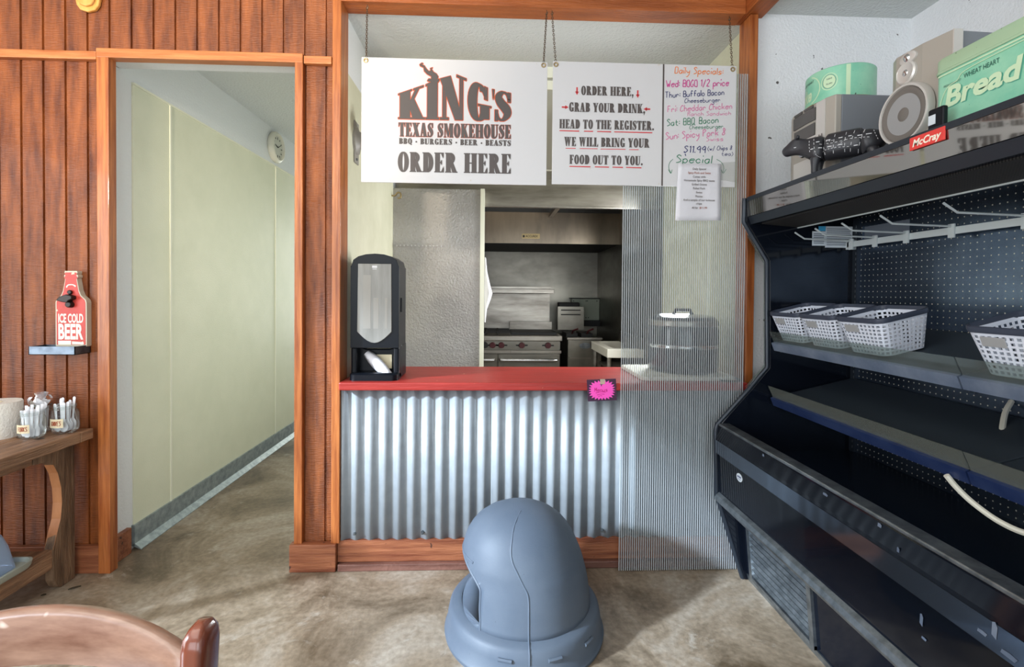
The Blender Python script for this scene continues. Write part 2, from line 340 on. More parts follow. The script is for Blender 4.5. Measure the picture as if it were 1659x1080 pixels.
M['floor'] = floor_mat()
# ------------------------------------------------------------------ lettering: three hands
def rc(a,b,c,d): return [(a,b),(c,b),(c,d),(a,d)]
def ringp(cx,cy,rx,ry,ix,iy,a0=0,a1=360,n=26):
    out = []
    for i in range(n):
        t, u = R(a0+(a1-a0)*i/n), R(a0+(a1-a0)*(i+1)/n)
        out.append([(cx+rx*math.cos(t),cy+ry*math.sin(t)),(cx+rx*math.cos(u),cy+ry*math.sin(u)),(cx+ix*math.cos(u),cy+iy*math.sin(u)),(cx+ix*math.cos(t),cy+iy*math.sin(t))])
    return out
def ribbon2(pts, ws, n=5):
    P = cr([(p[0],p[1],w) for p, w in zip(pts, ws)], n); out = []
    E_ = []
    for i, p in enumerate(P):
        a, b = P[max(i-1,0)], P[min(i+1,len(P)-1)]
        d = Vector((b.x-a.x, b.y-a.y)); d = d.normalized() if d.length > 1e-9 else Vector((1,0))
        E_.append(((p.x-d.y*p.z/2, p.y+d.x*p.z/2),(p.x+d.y*p.z/2, p.y-d.x*p.z/2)))
    for i in range(len(E_)-1): out.append([E_[i][0],E_[i+1][0],E_[i+1][1],E_[i][1]])
    return out
h = .055
def stem(x, T=.25, top=True, bot=True):
    o = [rc(x,0,x+T,1)]
    if bot: o.append(rc(x-.05,0,x+T+.05,h))
    if top: o.append(rc(x-.05,1-h,x+T+.05,1))
    return o
ARM_T = [rc(.05,1-h,.54,1),[(.42,1-h),(.54,1-h),(.54,.70)]]
ARM_B = [rc(.05,0,.56,h),[(.44,h),(.56,.32),(.56,h)]]
ARM_M = [rc(.28,.48,.44,.53),[(.36,.50),(.44,.36),(.44,.66)]]
CC = ringp(.33,.5,.31,.51,.085,.455,42,318)+[rc(.52,.62,.565,1),[(.44,.86),(.565,.60),(.565,.9)]]
BOWL = ringp(.29,.73,.28,.27,.08,.215,-90,90)
def O_(): return ringp(.34,.5,.32,.515,.09,.46)
FAT = {
 'A': (.68,[[(.05,0),(.11,0),(.35,1),(.24,1)],[(.24,1),(.42,1),(.64,0),(.37,0)],rc(.14,.27,.5,.33),rc(0,0,.2,h),rc(.32,0,.69,h)]),
 'B': (.62,stem(.05)+BOWL+ringp(.29,.265,.31,.265,.09,.21,-90,90)),
 'C': (.60,CC), 'D': (.66,stem(.05)+ringp(.29,.5,.34,.5,.10,.445,-90,90)),
 'E': (.60,stem(.05)+ARM_T+ARM_M+ARM_B), 'F': (.57,stem(.05)+ARM_T+ARM_M),
 'G': (.68,CC+[rc(.40,.04,.62,.44),rc(.33,.40,.68,.45)]),
 'H': (.80,stem(.05)+stem(.49)+[rc(.3,.47,.49,.53)]), 'I': (.35,stem(.05)),
 'K': (.74,stem(.05)+[[(.28,.36),(.28,.46),(.53,1),(.60,1)],[(.31,.48),(.42,.66),(.71,0),(.44,0)],rc(.45,1-h,.70,1),rc(.40,0,.75,h)]),
 'L': (.56,stem(.05)+ARM_B),
 'M': (.94,[rc(.08,0,.13,1),rc(0,0,.21,h),[(.02,1),(.28,1),(.50,.12),(.42,0)],[(.42,0),(.50,.12),(.66,1),(.60,1)]]+stem(.64)),
 'N': (.74,[rc(.08,0,.13,1),rc(0,0,.21,h),[(.0,1),(.26,1),(.64,0),(.46,0)],rc(.59,0,.64,1),rc(.50,1-h,.74,1)]),
 'O': (.68,O_()), 'P': (.60,stem(.05)+BOWL), 'Q': (.70,O_()+[[(.26,.14),(.42,.14),(.68,-.1),(.5,-.16)]]),
 'R': (.72,stem(.05)+BOWL+[[(.28,.52),(.44,.54),(.70,0),(.45,0)],rc(.45,0,.73,h)]),
 'S': (.58,ribbon2([(.49,.74),(.42,.93),(.26,.965),(.13,.80),(.20,.62),(.38,.42),(.43,.22),(.28,.035),(.12,.09),(.06,.28)],[.03,.05,.07,.17,.25,.27,.18,.07,.05,.03])+[rc(.47,.66,.52,1),rc(.03,0,.08,.36)]),
 'T': (.68,stem(.215,top=False)+[rc(.02,1-h,.66,1),[(.02,1-h),(.12,1-h),(.02,.68)],[(.66,1-h),(.56,1-h),(.66,.68)]]),
 'U': (.72,[rc(.05,.22,.30,1),rc(0,1-h,.35,1),rc(.57,.25,.62,1),rc(.48,1-h,.71,1)]+ribbon2([(.175,.3),(.19,.13),(.34,.04),(.52,.12),(.595,.3)],[.25,.25,.10,.06,.05])),
 'V': (.68,[[(.03,1),(.29,1),(.42,.0),(.33,0)],[(.33,0),(.40,0),(.60,1),(.54,1)],rc(0,1-h,.34,1),rc(.47,1-h,.68,1)]),
 'W': (.98,[[(.03,1),(.27,1),(.36,0),(.27,0)],[(.27,0),(.33,0),(.52,1),(.46,1)],[(.40,1),(.64,1),(.71,0),(.62,0)],[(.62,0),(.68,0),(.88,1),(.82,1)],rc(0,1-h,.32,1),rc(.37,1-h,.68,1),rc(.77,1-h,.97,1)]),
 'X': (.72,[[(.04,1),(.32,1),(.68,0),(.40,0)],[(.06,0),(.13,0),(.62,1),(.55,1)],rc(0,1-h,.36,1),rc(.36,0,.72,h),rc(0,0,.2,h),rc(.48,1-h,.70,1)]),
 'Y': (.70,[[(.02,1),(.29,1),(.46,.40),(.24,.40)],[(.36,.40),(.46,.44),(.64,1),(.58,1)],rc(.22,0,.47,.44),rc(.16,0,.53,h),rc(0,1-h,.34,1),rc(.5,1-h,.72,1)]),
 "'": (.22,[[(.04,1),(.18,1),(.12,.66)]]), '.': (.28,ringp(.13,.11,.11,.12,0,0,0,360,14)), ',': (.28,ringp(.13,.11,.11,.12,0,0,0,360,14)+[[(.13,.05),(.24,.1),(.12,-.2),(.08,-.2)]]),
 '-': (.40,ringp(.2,.42,.11,.14,0,0,0,360,14)), ' ': (.30,[]),
}
def fat(s, W=None, H=1.0, gap=.05):
    """condensed fat-face capitals -> polygons in a W x H box"""
    x = 0; out = []
    for c in s:
        wd, ps = FAT[c]
        out += [[(px+x+d_, py) for px, py in p] for p in ps for d_ in (-.028, .028)]; x += wd+gap+.03
    x -= gap+.03; k = (W/x) if W else H
    return [[(a*k, b*H) for a, b in p] for p in out]
# pen strokes on a 6 x 9 grid, baseline 3, x-height 6, capitals to 9
PEN = {'a':'46261514233345 4643','b':'1913 1526364544332313','c':'4536261514233344','d':'4536261514233344 4943','e':'15454636261514233344','f':'48392823 1646',
 'g':'4536261514233344 4641302011','h':'1913 1526364543','i':'2623 2829','k':'1913 4614 2543','l':'2923','n':'1613 1526364543','o':'261514233344453626',
 'p':'1610 1526364544332314','r':'1613 15263645','s':'45362615253444332313','t':'28243343 1646','u':'161423334445 4643','w':'1623 2335 3543 4356','y':'1615243445 4643312010',
 'B':'1913 193948473616 164645433313','C':'4839281614233344','D':'1913 193948443313','F':'1913 1949 1636','G':'4839281614233344 4445 3545','O':'391814234347394939'.replace('394939','39'),
 'P':'1913 1939483716','Q':'291814233344483929 3452','R':'1913 1939483716 3643','S':'48392918273645442313','T':'0949 2923','W':'0923 2336 3643 4359',
 'M':'1319 1935 3549 4943','N':'1319 1943 4349','K':'1913 4916 2643','V':'1923 2349','E':'4919 1913 1343 1636','I':'2923','H':'1913 4943 1646',
 '1':'1829 2923','2':'1829394836251313 1343','9':'4839281726364748 4843','/':'4912','&':'4423142547483928 2844','$':'48391827364534231413 3022','.':'2324','(':'39271532',')':'19273512',':':'2425 2627'}
def pen(s, W=None, H=1.0, t=.10, gap=1.6, slant=0.12):
    x = 0; out = []
    for c in s:
        if c == ' ': x += 3.0; continue
        g = PEN.get(c, ''); lo = 9; hi = 0; st = []
        for q in g.split():
            q = q[:len(q)//2*2]; pts = [(int(q[i]), int(q[i+1])) for i in range(0, len(q), 2)]
            if len(pts) > 1: st.append(pts); lo = min(lo, min(p[0] for p in pts)); hi = max(hi, max(p[0] for p in pts))
        if not st: continue
        for pts in st:
            P = [((px-lo+x)+slant*(py-3)+random.uniform(-.08,.08), py-3+random.uniform(-.1,.1)) for px, py in pts]
            out.append(P)
        x += (hi-lo)+gap
    x -= gap; ky = H/6.0; kx = (W/x) if W else ky
    res = []
    for P in out:
        Q = [(a*kx, b*ky) for a, b in P]
        res += ribbon2(Q, [t*H]*len(Q), 5 if len(Q) > 2 else 1)
    return res
def sans(s, W=None, H=None, bold=0.0, shear=0.0, align=0):
    cu = bpy.data.curves.new('t', 'FONT'); cu.body = s; cu.size = 1.0; cu.offset = bold; cu.shear = shear; cu.resolution_u = 3
    o = bpy.data.objects.new('t', cu); COL.objects.link(o)
    dg = bpy.context.evaluated_depsgraph_get(); me = bpy.data.meshes.new_from_object(o.evaluated_get(dg))
    V = [(v.co.x, v.co.y) for v in me.vertices]; P = [[V[i] for i in f.vertices] for f in me.polygons]
    bpy.data.objects.remove(o); bpy.data.curves.remove(cu); bpy.data.meshes.remove(me)
    if not P: return []
    x0 = min(p[0] for q in P for p in q); x1 = max(p[0] for q in P for p in q); y1 = 0.70
    kx = W/(x1-x0) if W else None; ky = H/y1 if H else kx
    kx = kx or ky
    return tuple([((a-x0)*kx, b*ky) for a, b in q] for q in P)
def put(mb, polys, f, du=0, dv=0, warp=None):
    """write polygons onto a surface: f(u, v) gives the point"""
    o_ = Vector(f(0,0)); nn = (Vector(f(.001,0))-o_).cross(Vector(f(0,.001))-o_); nn.normalize(); st = 0 if isinstance(polys, tuple) else 1.6e-5
    for i, p in enumerate(polys):       # overlapping strokes are stacked a hair apart, like ink on ink
        mb.poly([Vector(f(a+du, b+dv))+nn*((i % 30)*st) for a, b in p])
    return mb
def front(x0, y, z0, rot=0.0):         # a plane facing the room door side (-Y): u to the right, v up
    c, s = math.cos(rot), math.sin(rot)
    return lambda u, v: (x0+u*c-v*s, y, z0+u*s+v*c)
def facex(x, y0, z0):                  # a plane facing -X: u towards the camera (-Y), v up
    return lambda u, v: (x, y0-u, z0+v)
# ================================================================== SETTING
WX0, WX1, WY0 = -4.0, 2.10, -4.0
struct('floor', B(WX0-.2, 2.3, WY0-.2, 9.0, -0.1, 0), M['floor'], 'stained tan and grey concrete floor', 'floor')
# front siding: grooved boards on a 100 mm module
def siding(mb, x0, x1, z0, z1, y=2.38, yb=2.50):
    pts = []; g = math.floor((x0+2.206)/0.1004)*0.1004-2.206; xs = []
    while g < x1+.01:
        xs.append(g); g += 0.1004
    pts.append((x0, y))
    for gx in xs:
        if x0+.007 < gx < x1-.007: pts += [(gx-.0055,y),(gx-.004,y+.009),(gx+.004,y+.009),(gx+.0055,y)]
    pts.append((x1, y)); pts += [(x1, yb),(x0, yb)]
    mb.prism(pts, 'z', z0, z1)
mb = MB(); siding(mb, WX0, -1.852, 0, 3.0); siding(mb, -1.852, -0.93, 2.447, 3.0); siding(mb, -0.93, -0.738, 0, 3.0)
struct('wall_front', mb, M['siding'], 'rough orange brown vertical board siding around the doorway', 'wall')
struct('wall_front_right', B(1.292, 2.3, 2.40, 2.5, 0, 2.74), M['white'], 'white textured wall behind the display cooler', 'wall')
struct('wall_right', B(2.10, 2.3, WY0, 2.40, 0, 3.0), M['white'], 'white textured side wall beyond the display cooler', 'wall')
mb = MB()
for a in ((WX0,-3.3,0,3.0),(-3.3,-0.7,0,.65),(-3.3,-.7,2.55,3.0),(-.7,-.3,0,3.0),(-.3,1.8,0,.65),(-.3,1.8,2.55,3.0),(1.8,2.1,0,3.0)): mb.box(a[0],a[1],WY0-.15,WY0,a[2],a[3])
struct('wall_rear', mb, M['white'], 'white wall with two windows opposite the order counter', 'wall')
mb = MB()
for a in ((WY0,-2.1,0,3),(-2.1,.82,0,.3),(-2.1,.82,2.92,3),(.82,2.5,0,3)): mb.box(WX0-.15,WX0,a[0],a[1],a[2],a[3])
struct('wall_left', mb, M['siding'], 'brown wood wall with one wide window', 'wall')
def winframe(n, ax, a0, a1, z0, z1, c):
    m = MB(); ks = [a0, a1] if ax == 'y' else [a0+(a1-a0)*k/3 for k in range(4)]
    for k in ks:
        m.box(k-.02,k+.02,c,c+.06,z0,z1) if ax == 'x' else m.box(c,c+.06,k-.02,k+.02,z0,z1)
    for z in (z0, z1):
        m.box(a0,a1,c,c+.06,z-.02,z+.02) if ax == 'x' else m.box(c,c+.06,a0,a1,z-.02,z+.02)
    struct(n, m, M['frame'], 'white window frame '+('in the left wood wall' if ax == 'y' else 'in the rear wall, '+('wider' if a0 < -2 else 'narrower')+' of two'), 'window')
winframe('window_1','y',-2.1,.82,.3,2.92,WX0-.12); winframe('window_2','x',-3.3,-.7,.65,2.55,WY0-.12); winframe('window_3','x',-.3,1.8,.65,2.55,WY0-.12)
struct('ceiling', B(WX0,1.23,WY0,2.38,3.0,3.1).box(-1.9,2.3,2.5,9,3.0,3.1), M['ceil'], 'white textured ceiling of the dining room', 'ceiling')
struct('ceiling_alcove', B(1.33,2.10,WY0,2.40,2.74,3.1), M['ceil'], 'low white textured ceiling over the display cooler', 'ceiling')
struct('ceiling_kitchen', B(-.74,1.30,2.47,3.66,2.72,2.80).box(-.74,1.30,3.66,6.1,2.66,2.80), M['ceil'], 'grey white textured ceiling behind the hanging signs', 'ceiling')
struct('ceiling_hall', B(-1.9,-.86,2.5,9,2.70,2.80), M['ceil'], 'flat white ceiling of the hallway', 'ceiling')
struct('beam_front', B(-.765,1.23,2.36,2.47,2.715,3.0), M['beam'], 'rough orange brown header beam over the order window', 'beam', bevel=.004)
struct('beam_side', B(1.23,1.33,WY0,2.47,2.717,3.0), M['beamy'], 'orange brown ceiling beam meeting the header at the white corner', 'beam', bevel=.004)
# casing, posts and bands
struct('trim_1', B(-1.845,-1.79,2.352,2.40,0,2.455), M['trimwood'], 'orange stained door casing on the bottle opener side', 'trim', bevel=.003)
struct('trim_2', B(-.94,-.902,2.352,2.40,0.13,2.455), M['trimwood'], 'orange stained door casing on the counter side', 'trim', bevel=.003)
struct('trim_3', B(-1.845,-.902,2.350,2.40,2.415,2.458), M['trimwoodh'], 'orange stained head casing over the doorway', 'trim', bevel=.003)
struct('trim_4', B(WX0,-1.845,2.35,2.38,2.404,2.442), M['trimwoodh'], 'pale rough batten across the siding left of the doorway', 'trim', bevel=.003)
struct('trim_5', B(-.898,-.768,2.35,2.38,2.412,2.448), M['trimwoodh'], 'short rough batten between doorway and order window', 'trim', bevel=.003)
struct('trim_6', B(-.765,-.725,2.352,2.47,0.13,2.715), M['trimwood'], 'orange stained post at the dispenser end of the counter', 'trim', bevel=.003)
struct('trim_7', B(1.252,1.292,2.36,2.47,0,2.715), M['trimwood'], 'orange stained post between counter and white wall', 'trim', bevel=.003)
# baseboards
struct('baseboard_left', B(WX0,-1.826,2.355,2.379,0,.13).box(-1.850,-1.826,2.379,2.54,0,.13), M['basewood'], 'reddish wood baseboard wrapping the doorway corner', 'baseboard', bevel=.003)
struct('baseboard_pier', B(-.957,-.738,2.338,2.379,0,.132), M['basewood'], 'wood plinth block under the narrow pier', 'baseboard', bevel=.004)
struct('baseboard_counter', B(-.737,1.25,2.362,2.385,.035,.140), M['basewood'], 'reddish wood board under the corrugated counter front', 'baseboard', bevel=.002)
struct('trim_8', B(-.73,1.25,2.340,2.385,0,.034), M['darkbase'], 'dark scuffed shoe strip along the floor below the counter', 'trim', bevel=.004)
# hallway
struct('wall_hall_left', B(-2.05,-1.85,2.50,9.0,0,2.70).box(-1.90,-1.85,2.39,2.50,0,2.43), M['hallwhite'], 'grey white upper wall along the hallway', 'wall')
mb = B(-1.85,-1.843,2.58,2.864,.10,2.388).box(-1.85,-1.843,2.872,4.216,.10,2.388).box(-1.85,-1.843,4.224,8.9,.10,2.388)
struct('wall_hall_panel', mb, M['frp'], 'cream washable panels lining the hallway', 'wall')
struct('trim_9', B(-1.846,-1.838,2.862,2.874,.10,2.388).box(-1.846,-1.838,4.214,4.226,.10,2.388).box(-1.85,-1.836,2.58,8.9,2.386,2.396), M['seam'], 'pale joint strips on the hallway panels', 'trim')
struct('baseboard_hall', B(-1.85,-1.832,2.57,9,0.02,.125).prism([(-1.85,.02),(-1.80,0),(-1.80,.004),(-1.832,.03)],'y',2.57,9), M['galv'], 'dull grey cove base along the hallway panels', 'baseboard')
struct('wall_hall_end', B(-1.9,-.86,8.9,9.0,0,2.7), M['frp'], 'cream end wall of the hallway', 'wall')
struct('wall_hall_header', B(-1.85,-.86,2.392,2.505,2.432,2.98), M['hallwhite'], 'white textured header above the doorway', 'wall')
# kitchen shell
struct('wall_kitchen_left', B(-.93,-.74,2.47,6.1,0,2.98), M['hallwhite'], 'white upper wall left of the kitchen', 'wall')
struct('wall_kitchen_panel', B(-.745,-.735,2.475,3.62,.9,2.435), M['frpk'], 'cream washable panel behind the napkin dispenser', 'wall')
struct('wall_kitchen_right', B(1.292,1.42,2.5,3.66,0,2.74).box(1.285,1.293,2.5,3.64,.9,2.42), M['frpk'], 'cream panelled wall at the kitchen side behind the ribbed sheet', 'wall')
struct('wall_kitchen_side', B(1.286,1.42,3.66,6.1,0,2.74), M['steelv'], 'dark stainless clad side wall by the fryer', 'wall')
struct('trim_10', B(1.279,1.286,2.84,2.87,.9,2.42).box(1.279,1.286,2.5,3.6,2.405,2.43), M['seam'], 'pale joint strip on the panel beside the kettle', 'trim')
struct('wall_kitchen_back', B(-.74,1.29,5.95,6.1,0,2.98), M['steelv'], 'smeared stainless steel wall behind the range', 'wall')
struct('wall_bulkhead', B(-.735,1.285,3.0,3.04,2.10,2.72), M['bulk'], 'olive grey bulkhead hanging behind the signs', 'wall')
struct('trim_11', B(-.735,1.285,2.985,3.0,2.655,2.72).box(-.735,1.285,2.992,3.0,2.585,2.64), M['seam'], 'pale moulding along the top of the bulkhead', 'trim')
struct('wall_partition', B(-.735,-.09,3.62,3.70,0,2.10), M['stucco'], 'tall grey embossed aluminium partition panel behind the counter', 'partition', bevel=.002)
struct('trim_12', B(-.094,-.064,3.608,3.712,0,2.104), M['seam'], 'white edge strip on the embossed partition panel', 'trim')
struct('wall_counter', B(-.72,1.25,2.385,2.45,0,.872), M['hallwhite'], 'half wall carrying the order counter', 'wall')

# ================================================================== COUNTER
c = tag(B(-.722,1.25,2.322,2.835,.872,.910).build('counter_top', M['red'], bevel=.006), 'long red painted order counter top with chipped front edge', 'counter')
t = thing('corrugated_panel', 'galvanised corrugated metal cladding on the front of the order counter', 'panel', (.25,2.37,.14))
def corr(x0, x1, y, name):
    n = int((x1-x0)/.0682*12); pts = []
    for i in range(n+1):
        x = x0+(x1-x0)*i/n; pts.append((x, y+.0085*math.sin(2*PI*(x+.02)/.0682)))
    m = MB(); m.loft([[(a,b,.138) for a,b in pts],[(a,b,.872) for a,b in pts]], False, False)
    return m.build(name, M['corr'], t, smooth=60, solid=.0012)
corr(-.722,.06,2.3725,'sheet'); corr(.0,1.24,2.3705,'sheet')
for x in (-.655,-.33,.02,.36,.55,.69,.98):
    m = MB(); m.cyl((x,2.372,.172),(x,2.358,.172),.009,.007,10); m.cyl((x,2.358,.172),(x,2.352,.172),.005,.004,6); m.build('screw', M['alu'], t)

# ================================================================== HANGING SIGNS
def sign_map(x0, x1, z0, z1, y):
    return lambda u, v: (x0+(x1-x0)*u, y, z1-(z1-z0)*v)
SY = 2.29
t = thing('hanging_sign', 'large white hanging sign with smoking restaurant logo and the words order here', 'sign', (-.18,SY,1.85))
X0, X1, Z0, Z1 = -.612, .248, 1.846, 2.420
B(X0,X1,SY,SY+.006,Z0,Z1).build('board', M['sign'], t, bevel=.001)
f = front(X0, SY-.0012, Z0); W = X1-X0; Hh = Z1-Z0
def arch(a, b):            # the logo rises to a peak over the middle letters
    pk = [(0,.135),(.235,.187),(.33,.216),(.38,.222),(.50,.245),(.60,.222),(.68,.205),(.79,.175),(1,.15)]
    u = a
    for i in range(len(pk)-1):
        if u <= pk[i+1][0] or i == len(pk)-2:
            k = (u-pk[i][0])/(pk[i+1][0]-pk[i][0]); return (a, b*(pk[i][1]+(pk[i+1][1]-pk[i][1])*k))
ks = fat('KING', .81, 1.0)+[[(a*.022+.824,b*1.0) for a,b in p] for p in fat("'",1.0,1.0)]+[[(a*.15+.85,b) for a,b in p] for p in fat('S',1.0,1.0)]
LW = .605*W; kx, kz = .2015, .513
def lay(mb, dx, dz, y):
    g = front(X0+kx*W, y, Z0+kz*Hh)
    put(mb, [[arch(a,b) for a,b in p] for p in ks], lambda u, v: g(u*LW+dx, v*.862+dz))
flame = [(500,455),(478,448),(486,436),(500,438),(500,424),(478,412),(462,396),(458,376),(440,368),(436,360),(448,351),(456,354),(447,360),(462,366),(474,384),(486,396),(497,393),(494,380),(508,376),(501,384),(511,400),(528,410),(538,426),(533,440),(540,446),(540,455)]
fl = [((x-121)/1018*W, (1-((y-318-(x-121)*.0295)/672))*Hh) for x, y in flame]
m = MB()
for k in range(8): lay(m, .0032*math.cos(k*PI/4), .0032*math.sin(k*PI/4), SY-.0006-k*2e-5)
def blob(mb, pts, y, d=0, F=None):
    from mathutils.geometry import tessellate_polygon
    P = [Vector((a,b,0)) for a, b in pts]
    for tr in tessellate_polygon([P]): mb.poly([(F or front(X0, y, Z0))(P[i].x+(d[0] if d else 0), P[i].y+(d[1] if d else 0)) for i in tr])
for k in range(8): blob(m, fl, SY-.0006-k*2e-5, (.003*math.cos(k*PI/4), .003*math.sin(k*PI/4)))
tx = fat('TEXAS SMOKEHOUSE', .605*W, .064)
for k in range(8): put(m, tx, front(X0+.199*W+.0013*math.cos(k*PI/4), SY-.0006-k*2e-5, Z0+.372*Hh+.0013*math.sin(k*PI/4)))
m.build('logo_outline', M['inko'], t, label='thin orange outline around the logo letters')
m = MB(); lay(m, 0, 0, SY-.0018); blob(m, fl, SY-.0024)
put(m, tx, front(X0+.199*W, SY-.0018, Z0+.372*Hh)); put(m, fat('BBQ-BURGERS-BEER-BEASTS'.replace('-',' - '), .603*W, .027), front(X0+.202*W, SY-.0012, Z0+.312*Hh))
put(m, fat('ORDER HERE', .611*W, .092), front(X0+.196*W, SY-.0012, Z0+.088*Hh))
m.build('lettering', M['ink'], t)
def grommet(x, z, par): 
    m = MB(); m.tube([(x+.0085*math.cos(a*PI/8), SY-.001, z+.0085*math.sin(a*PI/8)) for a in range(16)], .0034, 6, True); m.build('grommet', M['brass'], par, smooth=True)
grommet(-.592,2.405,t); grommet(.230,2.405,t)
t = thing('hanging_sign', 'white hanging sign telling guests to grab a drink, with handwritten daily specials', 'sign', (.71,SY,1.85))
X0, X1, Z0, Z1 = .274, 1.150, 1.852, 2.426
W = X1-X0; Hh = Z1-Z0
B(X0,X1,SY,SY+.006,Z0,Z1).build('board', M['sign'], t, bevel=.001)
B(.795,.802,SY-.0015,SY,Z0,Z1).build('divider', M['ink'], t)
U = lambda px: (px-43)/844*W
rows = [('ORDER HERE,',172,412,.196,.270),('GRAB YOUR DRINK,',118,466,.332,.407),('HEAD TO THE REGISTER.',75,508,.470,.545),('WE WILL BRING YOUR',98,487,.613,.688),('FOOD OUT TO YOU.',123,458,.758,.833)]
m = MB()
for s, a, b, v0, v1 in rows: put(m, fat(s, U(b)-U(a), (v1-v0)*Hh), front(X0+U(a), SY-.0012, Z0+(1-v1)*Hh))
m.build('lettering', M['ink'], t)
m = MB(); g = front(X0, SY-.0012, Z0)
def under(a, b, v, th=.0035, dz=0): m.poly([g(U(a),(1-v)*Hh), g(U(b),(1-v)*Hh+dz), g(U(b),(1-v)*Hh+dz-th*1.2), g(U(a),(1-v)*Hh-th)])
for a, b in ((75,165),(187,228),(247,311),(325,500)): under(a,b,.560,.0042)
for a, b in ((104,150),(168,250),(263,378),(394,438)): under(a,b,.704,.0028,.001)
for a, b in ((122,218),(238,303),(319,367),(381,452)): under(a,b,.849,.0042)
def arrow(px, v, d, L):
    x, z = U(px), (1-v)*Hh
    for q in ([(-.0035,0),(.0035,0),(.0035,L),(-.0035,L)], [(-.009,.004),(0,-.012),(.009,.004)]):
        m.poly([g(x+(a if d == 'd' else -b*d), z+(b if d == 'd' else a)) for a, b in q])
m.build('underlines', M['inkred'], t, label='red marker underlines')
for q in ((153,.250,'d',.024),(431,.262,'d',.024),(104,.372,1,.02),(470,.372,-1,.02)):
    m = MB(); arrow(*q); m.build('marker_arrow', M['inkred'], t, label='small red marker arrow')
hw = {'morange':[('Daily Specials:',600,822,335,28,0)], 'mmag':[('Wed: BOGO 1/2 price',560,850,398,30,.045)],
 'mnavy':[('Thur: Buffalo Bacon',557,830,447,26,.075),('Cheeseburger',648,812,470,20,.05),('$11.99',648,745,697,30,.0),('(w/ Chips &',757,870,688,19,.05),('tea)',822,876,712,17,.02)],
 'mpink':[('Fri: Cheddar Chicken',570,868,512,27,.075),('Ranch Sandwich',662,862,530,18,.045),('Sun: Spicy Pork &',563,838,637,30,.10),('Swiss',750,828,645,20,.04)],
 'mgreen':[('Sat: BBQ Bacon',568,805,575,29,.085),('Cheeseburger',672,828,590,19,.05),('Special',612,775,742,34,.0)]}
for k, L in hw.items():
    m = MB()
    for s, a, b, base, hh, tilt in L:
        top = 280+(a-43)*.026
        put(m, pen(s, U(b)-U(a), hh*.00105, .115 if k != 'mgreen' else .10), front(X0+U(a), SY-.0012, Z1-(base-top)/556*Hh, tilt))
    if k == 'mgreen':
        for P in ([(597,728),(582,745),(578,768),(588,792)],[(576,776),(588,793),(594,776)],[(800,725),(822,738),(834,760),(832,785)],[(822,772),(832,788),(845,770)]):
            put(m, ribbon2([(U(a), Hh-(b-296)/556*Hh) for a, b in P], [.0022]*len(P)), g)
    m.build('handwriting', M[k], t, label={'morange':'orange','mmag':'magenta','mnavy':'navy','mpink':'pink','mgreen':'green'}[k]+' marker handwriting')
grommet(.288,2.410,t); grommet(1.132,2.410,t)
# printed sheet taped under the specials
t = thing('paper_sheet', 'creased white printed sheet taped to the lower corner of the specials sign', 'paper', (.98,2.28,1.69))
m = MB(); n = 10; vs = []
for j in range(n+1):
    for i in range(n+1):
        u, v = i/n, j/n
        x = .860+.218*u+.012*v*(1-u); z = 1.688+.268*v+.004*u
        vs.append((x, 2.281-.004*math.sin(7*u+3*v)*(1-v)-.006*(1-v)*u*(1-u), z))
m.add(vs, [(j*(n+1)+i, j*(n+1)+i+1, (j+1)*(n+1)+i+1, (j+1)*(n+1)+i) for j in range(n) for i in range(n)])
m.build('sheet', M['paper'], t, smooth=60, solid=.0006)
m = MB(); m2 = MB()
for s, wd, v, mm in (('Daily Special',.064,.915,m),('Spicy Pork and Swiss',.108,.845,m2),('Comes with:',.062,.777,m),('Homemade Spicy BBQ sauce',.146,.712,m),('Grilled Onions',.072,.643,m),('Pulled Pork',.058,.573,m),('Swiss',.030,.503,m),('Pickles',.034,.433,m),('And a sample of our in-house',.152,.368,m),('chips',.028,.305,m),('All for',.030,.232,m),('$11.99',.036,.232,m2)):
    x = .972-wd/2+(-.019 if s == 'All for' else .021 if s == '$11.99' else 0)
    put(mm, sans(s, wd, .0095, .01), front(x, 2.2755-.000, 1.688+.268*v-.005))
m.build('printed_text', M['ink'], t); m2.build('printed_text', M['rust'], t, label='dark red printed lines')
m = MB()
m.poly([(1.078,2.2835,1.885),(1.150,2.2835,1.875),(1.15,2.2835,1.972),(1.078,2.2835,1.966)]); m.build('clear_tape', clear('clear tape', (240,240,236), .06, .12), t)
# chains, one hanging from the beam to each eyelet
link = MB(); link.tube([(.0042*math.cos(a*PI/6)*1.0, 0, .0085*math.sin(a*PI/6)) for a in range(12)], .0013, 5, True)
def chain(p0, p1, label):
    p0, p1 = Vector(p0), Vector(p1); L = (p1-p0).length; n = int(L/.0125); m = MB(); d = (p1-p0).normalized()
    q = d.to_track_quat('Z','Y')
    for k in range(n):
        c_ = p0+(p1-p0)*((k+.5)/n); r = Matrix.Rotation(PI/2*(k % 2)+.3, 4, 'Z')
        m.add([c_+(q @ (r @ Vector(v))) for v in link.v], link.f)
    m.tube([p0+Vector((0,0,.016)), p0+Vector((0,0,.006)), p0+Vector((.006,0,0)), p0+Vector((0,0,-.006)), p0+Vector((-.005,0,-.002))], .0018, 5)
    tag(m.build('chain', M['chain'], smooth=True), label, 'chain', 'chains holding the hanging signs')
chain((-.612,2.385,2.703),(-.592,2.296,2.411),'thin brown chain at the corner of the logo sign nearest the doorway')
chain((.252,2.385,2.703),(.230,2.296,2.411),'thin brown chain at the logo sign corner beside the other sign')
chain((.278,2.385,2.703),(.288,2.296,2.416),'thin brown chain at the grab your drink end of the second sign')
chain((1.158,2.385,2.703),(1.132,2.296,2.416),'thin brown chain over the daily specials corner near the white wall')

